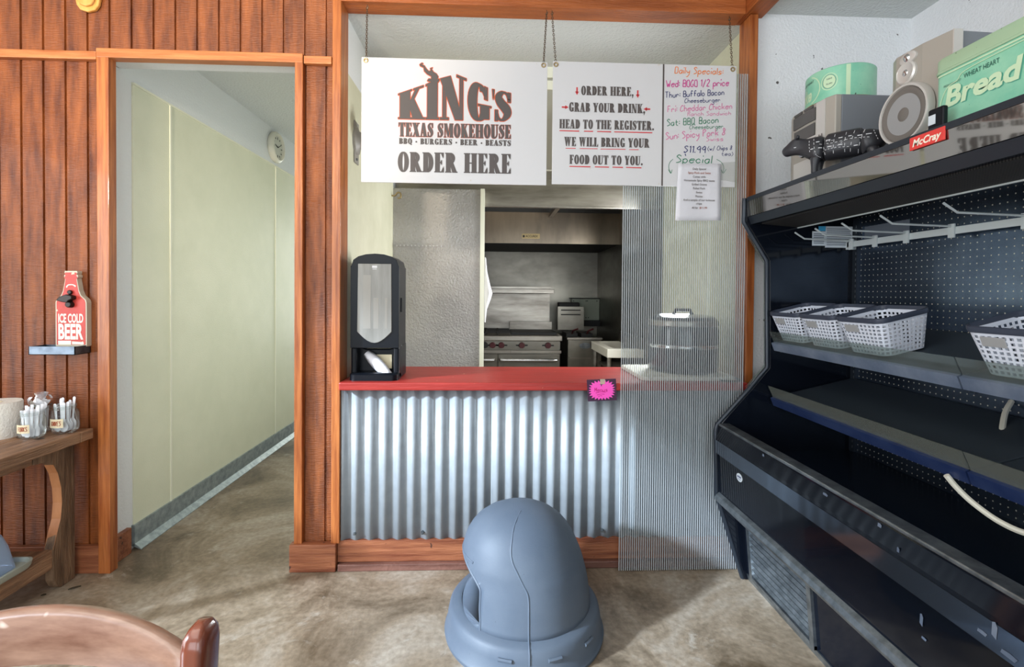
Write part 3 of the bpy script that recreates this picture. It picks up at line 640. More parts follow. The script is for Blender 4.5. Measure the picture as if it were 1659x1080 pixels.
# ================================================================== RIBBED SHEET
t = thing('ribbed_plastic_sheet', 'tall clear ribbed plastic sheet standing in front of the counter by the cooler', 'screen', (.92,2.314,.0))
x0, x1, z0, z1 = .620, 1.222, .005, 2.400
MB().poly([(x0,2.310,z0),(x1,2.310,z0),(x1,2.310,z1),(x0,2.310,z1)]).build('sheet_skin', M['polyskin'], t)
MB().poly([(x0,2.319,z0),(x1,2.319,z0),(x1,2.319,z1),(x0,2.319,z1)]).build('sheet_skin', M['polyskin'], t)
m = MB(); x = x0
while x <= x1+.001:
    m.poly([(x-.0022,2.3098,z0),(x+.0022,2.3098,z0),(x+.0022,2.3098,z1),(x-.0022,2.3098,z1)])
    m.poly([(x,2.3102,z0),(x,2.3188,z0),(x,2.3188,z1),(x,2.3102,z1)]); x += .0106
m.build('ribs', M['polyrib'], t, label='milky vertical ribs inside the sheet')
# ================================================================== THINGS ON THE COUNTER
CT = .910
t = thing('napkin_dispenser', 'tall black napkin dispenser with smoked window standing at the end of the red counter', 'napkin dispenser', (-.575,2.47,CT))
def outl(w, z0, z1, top, r=.03, n=8):      # front outline, arched top
    pts = [(-w,z0),(w,z0),(w,z1-r)]
    for k in range(n+1):
        a = PI*k/n; pts.append((w*math.cos(a)*.97, z1-r+(r+top)*math.sin(a)**.75))
    pts.append((-w,z1-r)); return pts
cx = -.573
def plate(mb, pts, ya, yb, sc=1.0): mb.loft([[(cx+a, ya, CT+b) for a,b in pts],[(cx+a*sc, yb, CT+b) for a,b in pts]])
m = MB(); plate(m, outl(.117,.155,.585,.03), 2.40, 2.60, .98); m.build('cover', M['black'], t, bevel=.008)
m = MB()
wp = [(-.080,.565),(.080,.565),(.083,.235)]+[(.083-.166*k/10, .235-.055*math.sin(PI*k/10)) for k in range(1,10)]+[(-.083,.235)]
plate(m, wp, 2.394, 2.402); m.build('window', M['window'], t, bevel=.002)
m = MB(); m.box(cx-.055,cx-.018,2.3935,2.3942,CT+.25,CT+.51).box(cx-.005,cx+.02,2.3935,2.3942,CT+.25,CT+.40).box(cx+.05,cx+.062,2.3935,2.3942,CT+.25,CT+.40)
m.build('napkin_stack', M['grey'], t, label='napkin stack seen dimly through the window')
m = MB(); m.box(cx-.012,cx+.012,2.393,2.394,CT+.545,CT+.556).box(cx-.010,cx+.010,2.393,2.394,CT+.538,CT+.541); m.build('maker_mark', M['sign'], t)
m = MB()
pts = [(-.118,.165),(-.118,.06),(-.116,.0),(.116,.0),(.118,.06),(.118,.165),(.085,.15),(.04,.138),(-.04,.138),(-.085,.15)]
plate(m, [(-.118,0),(-.118,.165),(-.06,.143),(.06,.143),(.118,.165),(.118,0)], 2.47, 2.60); m.build('base', M['black'], t, bevel=.006)
for a_ in (-.118,.088): B(cx+a_,cx+a_+.03,2.41,2.48,CT,CT+.16).build('side_cheek', M['black'], t, bevel=.010)
m = MB(); m.loft([[(cx+a*1.0, 2.47-b, CT+zz) for a, b in rrect(-.118,.118,-.02,.105,.035)] for zz in (0,.028)]+[[(cx+a*.96, 2.47-b*.92, CT+.034) for a, b in rrect(-.118,.118,-.02,.105,.035)]]); m.build('tray', M['black'], t, smooth=40)
m = MB(); m.box(cx-.02,cx+.07,2.466,2.469,CT+.045,CT+.115); m.build('napkin_slot', M['tape'], t)
m = MB(); vs = []
for k in range(8):
    u = k/7; w_ = .018+.010*math.sin(PI*u); xx = cx-.055+.125*u; zz = CT+.125-.105*u
    for j in range(4):
        q = j/3-.5; vs.append((xx+q*w_*1.5, 2.452-.055*u-.012*math.cos(q*6)*(1-.5*u), zz+q*w_*1.4))
m.add(vs, [(k*4+j,k*4+j+1,k*4+j+5,k*4+j+4) for k in range(7) for j in range(3)]); m.build('napkin', M['paper'], t, smooth=60, solid=.003)
B(cx+.117,cx+.121,2.45,2.48,CT+.33,CT+.40).build('side_latch', M['black'], t)
# cutting board and kettle
bd = MB(); bd.prism(rrect(.745,1.222,2.378,2.80,.03),'z',CT,CT+.020); tag(bd.build('cutting_board', M['board'], bevel=.004), 'white cutting board lying on the counter behind the ribbed sheet', 'cutting board')
t = thing('soup_kettle', 'round dark soup kettle standing on the white cutting board behind ribbed plastic', 'kettle', (1.03,2.60,CT+.02)); kc = (1.03,2.60,CT+.02)
MB().lathe([(.165,0),(.178,.01),(.182,.05),(.183,.13)],kc,40).build('base', M['cooker'], t, smooth=40)
MB().lathe([(.184,.13),(.188,.134),(.188,.144),(.184,.148)],kc,40).build('middle_band', M['chrome'], t, smooth=40)
MB().lathe([(.183,.148),(.182,.22),(.176,.245)],kc,40).build('body', M['cooker'], t, smooth=40)
MB().lathe([(.176,.272),(.165,.290),(.12,.301),(0.001,.306)],kc,40).build('lid', M['cooker'], t, smooth=40)
MB().lathe([(.177,.243),(.181,.247),(.180,.270),(.176,.274)],kc,40).build('upper_band', M['steel'], t, smooth=40)
m = MB(); m.tube([(kc[0]-.05,kc[1],kc[2]+.302),(kc[0]-.04,kc[1],kc[2]+.325),(kc[0]+.04,kc[1],kc[2]+.325),(kc[0]+.05,kc[1],kc[2]+.302)],.009,8); m.build('lid_handle', M['black'], t, smooth=True)
B(kc[0]-.035,kc[0]+.035,kc[1]-.192,kc[1]-.176,kc[2]+.03,kc[2]+.07).build('control_box', M['black'], t, bevel=.004)
m = MB(); m.tube(cr([(1.13,2.364,CT+.006),(1.15,2.348,CT+.006),(1.19,2.343,CT+.006),(1.230,2.360,CT+.006),(1.240,2.43,CT+.006),(1.242,2.54,CT+.006)],6),.0045,6)
tag(m.build('power_cord', M['black'], smooth=True), 'dark looped power cord lying on the counter beside the kettle', 'cord')
# pink menu card
t = thing('menu_card', 'hot pink starburst menu card taped to the counter edge', 'card', (.535,2.318,.83)); g = front(.462,2.3165,.822,.03)
m = MB(); a = g(0,0), g(.139,.002), g(.137,.106), g(-.004,.104)
m.hexa([p for p in a],[(p[0],p[1]+.0012,p[2]) for p in a]); m.build('card', M['plum'], t)
m = MB(); N = 24; P = []
for k in range(N*2):
    an = 2*PI*k/(N*2); e = 1.0 if k % 2 == 0 else .78
    cxx, sxx = math.cos(an), math.sin(an); s_ = 1/max(abs(cxx)**3+abs(sxx)**3,.3)**(1/3)
    P.append((.068+.066*e*cxx*s_*.98, .053+.049*e*sxx*s_*.98))
for k in range(N*2): m.poly([(lambda q:(q[0],2.3158,q[2]))(g(*x)) for x in ((.068,.053),P[k],P[(k+1)%(N*2)])])
m.build('starburst', M['pink'], t, label='hot pink paper starburst')
m = MB(); put(m, pen('Menus',.062,.019,.12), lambda u,v:(lambda q:(q[0],2.3152,q[2]))(g(u+.032,v+.046)))
for a,b,z in ((.038,.085,.040),(.044,.080,.030),(.050,.068,.022)): put(m, ribbon2([(a,z),((a+b)/2,z+.004),(b,z+.003)],[.003,.002,.003]), lambda u,v:(lambda q:(q[0],2.3152,q[2]))(g(u,v)))
m.build('lettering', M['mplum'], t)
m = MB(); put(m, [rc(.064,.072,.0675,.080),[(.058,.080),(.0735,.080),(.0658,.090)]], lambda u,v:(lambda q:(q[0],2.3152,q[2]))(g(u,v))); m.build('arrow', M['plum'], t)
m = MB(); m.poly([(.519,2.3146,.905),(.543,2.3146,.906),(.543,2.3146,.930),(.519,2.3146,.930)]); m.poly([(.519,2.3146,.930),(.543,2.3146,.930),(.541,2.35,.9115),(.517,2.35,.9115)]); m.build('tape', clear('tape strip',(238,232,214),.05,.55,(224,216,192)), t)

# ================================================================== TRASH LID
t = thing('trash_can_lid', 'grey blue domed trash can lid with a side opening sitting on the concrete floor', 'trash lid', (.137,1.95,0))
LX, LY = .137, 1.95
C0 = (LX,LY,0)
MB().lathe([(.306,0),(.316,0),(.318,.012),(.310,.02),(.304,.07),(.298,.098),(.286,.112),(.268,.116),(.262,.120),(.250,.120),(.250,.110)],C0,72).build('skirt', M['lid'], t, smooth=50)
MB().lathe([(.251,.114),(.001,.114)],C0,48).build('inner_floor', M['lid'], t)
lv = [  # z, left x, right x, half depth
 (.112,-.262,.262,.262),(.16,-.26,.257,.256),(.20,-.258,.252,.250),(.235,-.256,.245,.243),(.262,-.252,.238,.236),(.29,-.250,.230,.229),(.32,-.246,.219,.219),(.35,-.240,.206,.206),(.38,-.230,.191,.191),(.41,-.212,.171,.172),(.435,-.190,.149,.150),(.46,-.155,.115,.119),(.478,-.112,.077,.083),(.489,-.06,.035,.045),(.493,-.02,.0,.012)]
lv2 = []
for k in range(len(lv)-1):
    for q in (0,.5): lv2.append(tuple(lv[k][i]+(lv[k+1][i]-lv[k][i])*q for i in range(4)))
lv2.append(lv[-1]); NA = 96
def lp(z, xl, xr, d, a):
    c_, s_ = math.cos(a), math.sin(a); mid = (xl+xr)/2 if z > .30 else 0
    x = mid+(xr-mid)*c_ if c_ > 0 else mid+(mid-xl)*c_
    return (LX+x, LY+d*s_, z)
def hole(x, z):      # the side opening, cut square below the hood
    if z < .128: return False
    X = x-LX
    return X < (-.172 if z < .255 else -.172-(z-.255)*1.15)
rows_ = [[lp(*l, 2*PI*k/NA) for k in range(NA)] for l in lv2]; vs = [p for r_ in rows_ for p in r_]; fs = []
for j in range(len(rows_)-1):
    for k in range(NA):
        k2 = (k+1) % NA; q = [vs[j*NA+k],vs[j*NA+k2],vs[(j+1)*NA+k2],vs[(j+1)*NA+k]]
        cx_ = sum(p[0] for p in q)/4; cz_ = sum(p[2] for p in q)/4
        if hole(cx_, cz_) and cz_ < .325: continue
        fs.append((j*NA+k,j*NA+k2,(j+1)*NA+k2,(j+1)*NA+k))
fs.append(tuple((len(rows_)-1)*NA+k for k in range(NA)))
# snap the rim of the opening to its smooth edge line
from collections import Counter
ec = Counter(frozenset((f[i],f[(i+1)%len(f)])) for f in fs for i in range(len(f)))
bd_ = set(i for e, n_ in ec.items() if n_ == 1 for i in e if vs[i][2] > .115)
vs = [list(v) for v in vs]
for i in bd_:
    z = vs[i][2]
    if z < .255: X = -.172
    elif z < .326: X = -.172-(z-.255)*1.05
    else: continue
    # keep on the shell: solve depth on that level
    l = min(lv2, key=lambda q: abs(q[0]-z)); mid = (l[1]+l[2])/2 if z > .30 else 0
    cc = max(-1, min(1, (X-mid)/(mid-l[1]))); vs[i][0] = LX+X; vs[i][1] = LY+math.copysign(l[3]*math.sqrt(max(0,1-cc*cc)), vs[i][1]-LY)
hood = MB(); hood.add(vs, fs); hood.build('hood', M['lid'], t, smooth=80, solid=.005)
def surf(a, z):
    for j in range(len(lv)-1):
        if lv[j][0] <= z <= lv[j+1][0]:
            k = (z-lv[j][0])/(lv[j+1][0]-lv[j][0]); return Vector(lp(*[lv[j][i]+(lv[j+1][i]-lv[j][i])*k for i in range(4)], a))
    return Vector(lp(*lv[-1], a))
def onx(X, z, sgn):    # point of the shell at local x and height on the near or far side
    lo, hi = (PI, 2*PI) if sgn < 0 else (0, PI)
    best = min((lo+(hi-lo)*k/180 for k in range(181)), key=lambda a: abs(surf(a,z).x-LX-X)); return surf(best, z)
m = MB()
for sg in (-1, 1):
    e = [onx(-.172,z,sg) for z in (.116,.15,.19,.23,.252)]+[onx(-.172-(z-.255)*1.05,z,sg) for z in (.27,.29,.31,.322)]
    m.tube(cr(e,3), .0055, 8)
arc = [surf(PI+q*1.03,.325) for q in (.62,.45,.3,.15,0,-.15,-.3,-.45,-.62)]
m.tube(arc, .0055, 8); m.build('opening_bead', M['lid'], t, smooth=True)
m = MB(); sm = [onx(0.0,z,-1) for z in (.118,.16,.20,.24)]+[onx(-.006,.27,-1),onx(-.02,.30,-1),onx(-.04,.33,-1),onx(-.055,.36,-1),onx(-.062,.39,-1),onx(-.06,.42,-1),onx(-.05,.45,-1),onx(-.038,.47,-1),onx(-.02,.486,-1)]
m.tube(cr([p+Vector((0,-.001,0)) for p in sm],4), .004, 8); m.tube([(LX,LY-.251,.121),(LX,LY-.270,.117),(LX,LY-.289,.110),(LX,LY-.300,.097),(LX,LY-.306,.065)],.003,6); m.build('mould_seam', M['lid'], t, smooth=True)
for an in (-1.85,-1.27,-.75):
    m = MB()
    p = [(LX+(.303+.002)*math.cos(an+q), LY+.305*math.sin(an+q), .075) for q in (-.08,-.04,0,.04,.08)]; m.tube(p,.007,6); m.build('grip_rib', M['lid'], t, smooth=True)

# ================================================================== BENCH TABLE WITH JARS
t = thing('bench_table', 'weathered wooden bench table with arched bracket legs against the brown siding', 'table', (-2.2,2.0,0))
TX1, TX0, TY1, TY0, TZ = -1.85, -2.58, 2.335, 1.70, .695
m = MB(); 
for k in range(4): m.box(TX0+.1825*k+.001, TX0+.1825*(k+1)-.001, TY0, TY1-.07, TZ-.048, TZ)
m.build('top_board', M['oldwoody'], t, bevel=.004)
B(TX0,TX1,TY1-.069,TY1,TZ-.048,TZ).build('breadboard_end', M['oldwoody'], t, bevel=.004)
def bracket(y_leg, s):      # leg plank with arched cut, leg toward y_leg, arch opening toward -s
    p = [(0,0),(-.075,0),(-.095,.02),(-.11,.05),(-.113,.10),(-.115,.19),(-.095,.25),(-.075,.31),(-.068,.38),(-.072,.45),(-.088,.52),(-.11,.565),(-.14,.588),(-.20,.595),(-.20,.647),(0,.647)]
    return [(y_leg+s*a, b) for a, b in p]
for xx, nm in ((-1.965,'near'),(TX0+.04,'far')):
    for yl, s in ((2.325,1),(1.725,-1)):
        m = MB(); m.prism(bracket(yl,s),'x',xx,xx+.038); m.build('leg', M['oldwood'], t, bevel=.003)
    m = B(xx+.002,xx+.036,1.93,2.12,.597,.647); m.build('apron', M['oldwoody'], t, bevel=.003)
    m = B(xx,xx+.036,1.84,2.212,.105,.193); m.build('shelf_rail', M['oldwoody'], t, bevel=.004)
m = MB(); m.loft([[(-1.9265,b,c) for b,c in [(2.325-.112,.19),(2.325-.095,.25),(2.325-.075,.31),(2.325-.068,.38),(2.325-.072,.45),(2.325-.088,.52),(2.325-.11,.565)]],[(-1.966,b-.0008,c) for b,c in [(2.325-.112,.19),(2.325-.095,.25),(2.325-.075,.31),(2.325-.068,.38),(2.325-.072,.45),(2.325-.088,.52),(2.325-.11,.565)]]],False,False); m.build('arch_edge', M['cutwood'], t, label='freshly cut pale edge of the leg arch')
m = MB()
for k in range(3): m.box(TX0+.08+.19*k, TX0+.08+.19*k+.186, 1.76, 2.20, .168, .192)
m.build('shelf_board', M['oldwoody'], t, bevel=.003)
# paper roll
t = thing('paper_towel_roll', 'cream paper towel roll standing on the bench beside the jars', 'paper roll', (-2.155,2.200,TZ))
MB().lathe([(.022,0),(.085,0),(.087,.004),(.087,.148),(.084,.152),(.022,.150)],(-2.155,2.200,TZ),40,cap=False).build('roll', M['towel'], t, smooth=40)
MB().lathe([(.022,.0),(.022,.151),(.019,.151),(.019,0)],(-2.155,2.200,TZ),20,cap=False).build('core', M['tape'], t, smooth=40)
# jars
def jar(x, y, s, label, kind, word, tz=0.0):
    c_ = (x,y,TZ); t = thing('glass_jar', label, 'jar', c_, 'jars of plastic cutlery on the bench')
    MB().lathe([(a*s,b*s) for a,b in ((.001,.004),(.036,.002),(.044,.008),(.047,.02),(.047,.075),(.044,.088),(.036,.098),(.035,.104),(.037,.106),(.035,.109),(.037,.112),(.035,.118),(.033,.12))],c_,32,cap=False).build('glass', M['glass'], t, smooth=50)
    m = MB()
    for q in (.103,.108,.113): m.tube([(x+.0365*s*math.cos(a*PI/12), y+.0365*s*math.sin(a*PI/12), TZ+(q+.002*math.sin(a*PI/12))*s) for a in range(24)],.0012,5,True)
    m.build('thread', M['glass'], t, smooth=True)
    rr = .0478*s; a0 = -2.15; m = MB(); n = 8
    P = [[(x+rr*math.cos(a0+1.15*i/n), y+rr*math.sin(a0+1.15*i/n), TZ+z*s) for i in range(n+1)] for z in (.030,.066)]
    m.loft(P, False, False); m.build('masking_tape_label', M['tape'], t, smooth=60)
    m = MB(); put(m, pen(word, .034*s, .018*s, .12), lambda u, v: (x+(rr+.0006)*math.cos(a0+.26+u/rr*1.0), y+(rr+.0006)*math.sin(a0+.26+u/rr*1.0), TZ+.039*s+v)); m.build('label_writing', M['rust'], t)
    for k in range(kind[1]):
        an = 2*PI*k/kind[1]+.4; r_ = .013+.012*(k % 2); lean = .10+.05*(k % 3); tp = .135+.012*math.sin(k*2.3)
        bx, by = x+r_*math.cos(an), y+r_*math.sin(an); tx_, ty_ = x+r_*1.35*math.cos(an), y+r_*1.35*math.sin(an); m = MB()
        if kind[0] == 'spoon':
            m.loft([[(bx+(tx_-bx)*u+w*math.cos(q)*s, by+(ty_-by)*u+.0018*math.sin(q), TZ+.008+(tp-.008)*u*s) for q in [2*PI*i/8 for i in range(8)]] for u, w in ((0,.004),(.06,.012),(.15,.0165),(.26,.014),(.34,.006),(.42,.0042),(.8,.0055),(.97,.006),(1,.003))])
        elif kind[0] == 'fork':
            m.loft([[(bx+(tx_-bx)*u+w*math.cos(q)*s, by+(ty_-by)*u+.002*math.sin(q), TZ+.008+(tp-.012)*u*s) for q in [2*PI*i/8 for i in range(8)]] for u, w in ((0,.008),(.05,.012),(.25,.013),(.33,.006),(.42,.005),(.95,.007),(1,.0065))])
        else:
            m.loft([[(bx+(tx_-bx)*u+w*math.cos(q)*s, by+(ty_-by)*u+.003*math.sin(q), TZ+.008+(tp)*u*s) for q in [2*PI*i/8 for i in range(8)]] for u, w in ((0,.004),(.6,.0045),(.72,.006),(.8,.016),(.92,.018),(.99,.010),(1,.004))])
        tag(m.build('plastic_'+('fork' if kind[0] == 'fork' else 'spoon'), M['plastic'], smooth=60), {'fork':'white plastic fork standing handle up in the front jar beside the paper roll','spoon':'white plastic spoon standing handle up in the jar nearest the doorway','spoonup':'white plastic spoon standing bowl up in the bagged rear jar'}[kind[0]], 'cutlery', 'plastic cutlery in the '+{'fork':'front','spoon':'doorway side','spoonup':'rear'}[kind[0]]+' jar')
    if kind[0] == 'spoonup':
        m = MB(); random.seed(3); P = []
        for j in range(6):
            P.append([(x+(.034+.010*math.sin(j*1.1)+random.uniform(-.007,.007))*math.cos(2*PI*i/14), y+(.03+.008*math.sin(j*1.1))*math.sin(2*PI*i/14), TZ+.115+.012*j+random.uniform(-.005,.005)) for i in range(14)])
        m.loft(P, False); m.build('plastic_bag', M['bag'], t, smooth=60)
jar(-1.989,2.185,1.0,'glass jar of plastic forks with tape label, in front beside the paper roll',('fork',10),'FORKS')
jar(-2.046,2.292,1.04,'glass jar of bagged plastic spoons standing behind the other two jars',('spoonup',6),'SPOONS')
jar(-1.917,2.264,1.08,'glass jar of white cutlery with a knives label, nearest the doorway',('spoon',9),'KNIVES')
# storage box under the table
t = thing('storage_box', 'upturned frosted blue plastic storage box on the low shelf of the bench', 'box', (-2.1,1.9,.193))
m = MB(); L0 = rrect(-2.28,-1.925,1.885,2.06,.03); L1 = rrect(-2.255,-1.955,1.91,2.03,.025)
m.loft([[(a,b,.205) for a,b in L0],[(a,b,.30) for a,b in rrect(-2.267,-1.94,1.898,2.045,.028)],[(a,b,.352) for a,b in L1]]); m.build('tub', M['bin'], t, smooth=40, bevel=.004)
m = MB(); m.loft([[(a,b,z) for a,b in rrect(-2.31-q,-1.895+q,1.86-q,2.09+q,.04)] for z, q in ((.1935,0),(.200,.004),(.222,.008),(.222,.003),(.206,-.003))]); m.build('lid', M['binlid'], t, smooth=40)

# ================================================================== FOREGROUND CHAIR
t = thing('wooden_chair', 'worn brown wooden chair with curved top rail, back turned to the counter', 'chair', (-.62,.52,0))
CX, CY = -.625, .70
def tz(u): return .884-.045*abs(u)**2.2
m = MB(); lo = []
for k in range(17):
    u = -1+k/8; x = CX+.205*u; y = CY+.030*(1-u*u)-.012; zt = tz(u); zb = .809-.012*u*u
    lo.append([(x,y-.011,zb),(x,y+.011,zb),(x,y+.013,zt-.006),(x,y+.007,zt),(x,y-.006,zt),(x,y-.012,zt-.006)])
m.loft(lo); m.build('top_rail', M['chairwood'], t, smooth=50)
m = MB(); lo = []
for k in range(17):
    u = -1+k/8; x = CX+.205*u; y = CY+.030*(1-u*u)-.016-.012; lo.append([(x,y-.009,.64),(x,y+.009,.64),(x,y+.010,.70),(x,y-.010,.70)])
m.loft(lo); m.build('mid_rail', M['chairwood'], t, smooth=50)
for s in (-1,1):
    x = CX+s*.2165; m = MB(); lo = []
    for z, y, r_ in ((0,CY+.035,.016),(.2,CY+.02,.019),(.45,CY-.035,.02),(.65,CY-.02,.0195),(.80,CY-.004,.02),(.842,CY-.001,.0205),(.857,CY,.0185),(.867,CY+.001,.013),(.871,CY+.001,.004)):
        lo.append([(x+a,y+b,z) for a,b in rrect(-r_*.85,r_*.85,-r_*1.25,r_*1.25,r_*.55,4)])
    m.loft(lo); m.build('rear_leg', M['chairdark'], t, smooth=50)
    m = MB(); m.cyl((CX+s*.19,.34,0),(CX+s*.19,.34,.44),.016,.02,12); m.build('front_leg', M['chairdark'], t, smooth=50)
    m = MB(); m.cyl((CX+s*.19,.34,.2),(CX+s*.21,.70,.2),.009,.009,8); m.build('stretcher', M['chairdark'], t, smooth=50)
m = MB(); m.loft([[(CX+a*k2,.50+b*k2,z) for a,b in rrect(-.22,.22,-.19,.175,.05)] for z,k2 in ((.435,.97),(.44,1),(.462,1),(.468,.97))]); m.build('seat', M['chairwood'], t, smooth=50)

# ================================================================== WALL SIGN, PLAQUE, CLOCK, BRACKET
t = thing('bottle_opener_sign', 'red bottle shaped wall sign with opener and metal cap tray on the siding', 'sign', (-1.97,2.36,1.08))
P = [(-.068,0),(.068,0),(.070,.005),(.070,.205),(.066,.218),(.045,.238),(.036,.26),(.028,.305),(.026,.32),(.031,.322),(.031,.332),(.026,.335),(.029,.345),(.027,.352),(-.027,.352),(-.029,.345),(-.026,.335),(-.031,.332),(-.031,.322),(-.026,.32),(-.028,.305),(-.036,.26),(-.045,.238),(-.066,.218),(-.070,.205),(-.070,.005)]
bx = -1.962; bz = 1.072
MB().prism([(bx+a,bz+b) for a,b in P],'y',2.352,2.379).build('board', M['beeredge'], t)
m = MB(); blob(m, [(a*.93,.008+b*.957) for a,b in P], 2.3512, 0, front(bx,2.3512,bz)); m.build('face', M['beer'], t)
m = MB(); g = front(bx,2.3506,bz)
put(m, sans('ICE COLD', .112, .040, .03), g, -.057, .112); put(m, sans('BEER', .112, .068, .035), g, -.057, .036); m.poly([g(-.058,.008),g(.0,.008),g(.0,.027),g(-.058,.027)]); m.poly([g(.004,.010),g(.056,.010),g(.056,.020),g(.004,.024)])
put(m, ribbon2([(-.02,.275),(-.012,.286),(.008,.288),(.022,.280)],[.006,.005,.004,.007]), g); m.build('lettering', M['cream'], t)
m = MB(); m.prism([(bx+a,bz+b) for a,b in ((-.045,.215),(-.030,.232),(0,.243),(.024,.236),(.026,.222),(.010,.214),(.004,.205),(-.02,.208))],'y',2.322,2.351); m.cyl((bx,2.351,bz+.253),(bx,2.340,bz+.253),.010); m.cyl((bx+.002,2.351,bz+.196),(bx+.002,2.330,bz+.196),.016,.013); m.build('bottle_opener', M['iron'], t, bevel=.003)
m = MB(); x0,x1,y0,y1,z0,z1 = -2.098,-1.895,2.29,2.376,1.040,1.078
m.box(x0,x1,y0,y1,z0,z0+.003).box(x0,x1,y0,y0+.003,z0,z1).box(x0,x0+.003,y0,y1,z0,z1).box(x1-.003,x1,y0,y1,z0,z1).box(x0,x1,y1-.003,y1,z0,z1); m.build('cap_tray', M['tray'], t)
t = thing('wall_plaque', 'honey oak shield plaque fixed high on the siding, only its rounded lower end showing', 'plaque', (-1.89,2.36,2.7))
pp = [(-.055,.14),(-.055,-.005),(-.050,-.03),(-.034,-.052),(0,-.062),(.034,-.052),(.050,-.03),(.055,-.005),(.055,.14)]
MB().prism([(-1.892+a,2.690+b) for a,b in pp],'y',2.362,2.379).build('backing', M['plaque'], t, bevel=.005, seg=3)
MB().prism([(-1.892+a*.72,2.694+b*.74) for a,b in pp],'y',2.350,2.363).build('raised_panel', M['plaque'], t, bevel=.006, seg=3)
t = thing('wall_clock', 'round ivory wall clock high on the hallway wall', 'clock', (-1.84,4.20,2.54)); kc = (4.20,2.545); cxw = -1.85
def xl(prof, n=40):
    m = MB(); m.loft([[(cxw+d, kc[0]+r_*math.cos(2*PI*i/n), kc[1]+r_*math.sin(2*PI*i/n)) for i in range(n)] for r_, d in prof]); return m
xl([(.118,0),(.128,.012),(.128,.03),(.116,.046),(.104,.05),(.098,.038),(.096,.03)]).build('case', M['clockrim'], t, smooth=40)
xl([(.097,.028),(.097,.031)]).build('dial', M['face'], t)
m = MB()
for k in range(12):
    a = 2*PI*k/12; u = (math.cos(a), math.sin(a)); L_ = .014 if k % 3 else .02
    m.cyl((cxw+.032, kc[0]+u[0]*.084, kc[1]+u[1]*.084),(cxw+.032, kc[0]+u[0]*(.084-L_), kc[1]+u[1]*(.084-L_)),.003,.003,6)
m.build('hour_marks', M['black'], t)
m = MB(); m.cyl((cxw+.035,kc[0],kc[1]),(cxw+.035,kc[0]-.05,kc[1]+.014),.004,.002,6); m.build('hour_hand', M['black'], t)
m = MB(); m.cyl((cxw+.037,kc[0],kc[1]),(cxw+.037,kc[0]+.055,kc[1]+.03),.003,.0015,6); m.build('minute_hand', M['black'], t)
t = thing('wall_bracket', 'beige grey flared wall bracket fixed on the kitchen wall, half behind the logo sign', 'bracket', (-.735,2.64,2.15))
m = MB(); lo = []
for x, r_ in ((-.735,.075),(-.722,.072),(-.715,.050),(-.695,.036),(-.665,.032),(-.635,.040),(-.610,.055),(-.585,.060),(-.57,.045)):
    lo.append([(x, 2.64+r_*.8*math.cos(2*PI*i/20), 2.135+(x+.735)*.28+r_*math.sin(2*PI*i/20)) for i in range(20)])
m.loft(lo); m.build('arm', M['grey'], t, smooth=50)
B(-.735,-.728,2.60,2.68,2.02,2.24).build('mounting_plate', M['grey'], t, bevel=.004)
m = MB(); m.cyl((-.728,2.63,2.04),(-.722,2.63,2.04),.007); m.build('screw', M['alu'], t)
t = thing('coat_hook', 'small brass hook screwed on the cream panel beside the partition', 'hook', (-.735,3.57,2.03))
m = MB(); m.tube(cr([(-.735,3.57,2.035),(-.71,3.565,2.035),(-.69,3.56,2.055),(-.67,3.56,2.05),(-.67,3.56,2.02),(-.69,3.56,2.015)],5),.006,6); m.build('hook', M['brass'], t, smooth=True)
t = thing('key_rack', 'row of tiny white hooks stuck across the embossed partition panel', 'hook rail', (-.5,3.61,1.68))
B(-.715,-.375,3.613,3.62,1.676,1.688).build('strip', M['stucco'], t)
for k in range(13):
    x = -.705+.0268*k; m = MB(); m.cyl((x,3.613,1.682),(x+.004,3.598,1.675+.004*(k%2)),.005,.004,6); m.build('hook', M['sign'], t)
for i, (x, y, a) in enumerate(((-1.86,2.24,.5),(-1.95,2.19,.2))):
    m = MB(); L_ = .022 if i == 0 else .010
    m.loft([[(x+L_*u*math.cos(a)-w*math.sin(a)*q, y+L_*u*math.sin(a)+w*math.cos(a)*q, .0015+.004*abs(q)+.002*u) for q in (-1,0,1)] for u, w in ((-1,.001),(-.4,.007),(.3,.006),(1,.001))], False, False)
    tag(m.build('dead_leaf', M['leaf'], solid=.001), ['larger dark dried leaf lying on the floor by the baseboard corner','tiny dark dried leaf crumb on the floor beside the bench foot'][i], 'leaf')
# ================================================================== KITCHEN
t = thing('exhaust_hood', 'large stainless steel exhaust hood with a brass maker plate over the range', 'hood', (.2,4.9,1.84))
B(-.735,1.285,4.90,4.92,1.838,2.150).build('front_panel', M['hood'], t)
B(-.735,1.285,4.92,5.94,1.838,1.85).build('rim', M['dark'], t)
B(-.735,1.285,4.92,4.95,2.15,2.40).build('upper_rear', M['dark'], t)  # dark sheet standing in for the shaded gap above the hood face
m = MB()
for k in range(4): m.box(-.70+.49*k,-.70+.49*k+.46,5.0,5.9,1.86,1.875)
m.build('grease_filter', M['steelv'], t)
m = MB(); m.prism(rrect(.29,.47,1.885,1.935,.006),'y',4.894,4.90); m.build('maker_plate', M['brass'], t)
m = MB(); put(m, sans('ACCUREX',.125,.022,.02), front(.325,4.893,1.899)); m.poly([(.298,4.893,1.897),(.318,4.893,1.897),(.318,4.893,1.92),(.298,4.893,1.92)]); m.build('plate_lettering', M['dark'], t)
t = thing('hood_plenum', 'stainless steel supply air plenum band hanging in front of the exhaust hood', 'vent', (.2,3.7,2.0))
B(-.735,1.285,3.72,3.74,2.005,2.66).build('face', M['steel'], t); B(-.735,1.285,3.712,3.745,1.990,2.006).build('lower_edge', M['steel'], t, bevel=.003)
B(.56,.60,3.75,4.89,2.10,2.14).build('brace', M['steel'], t)
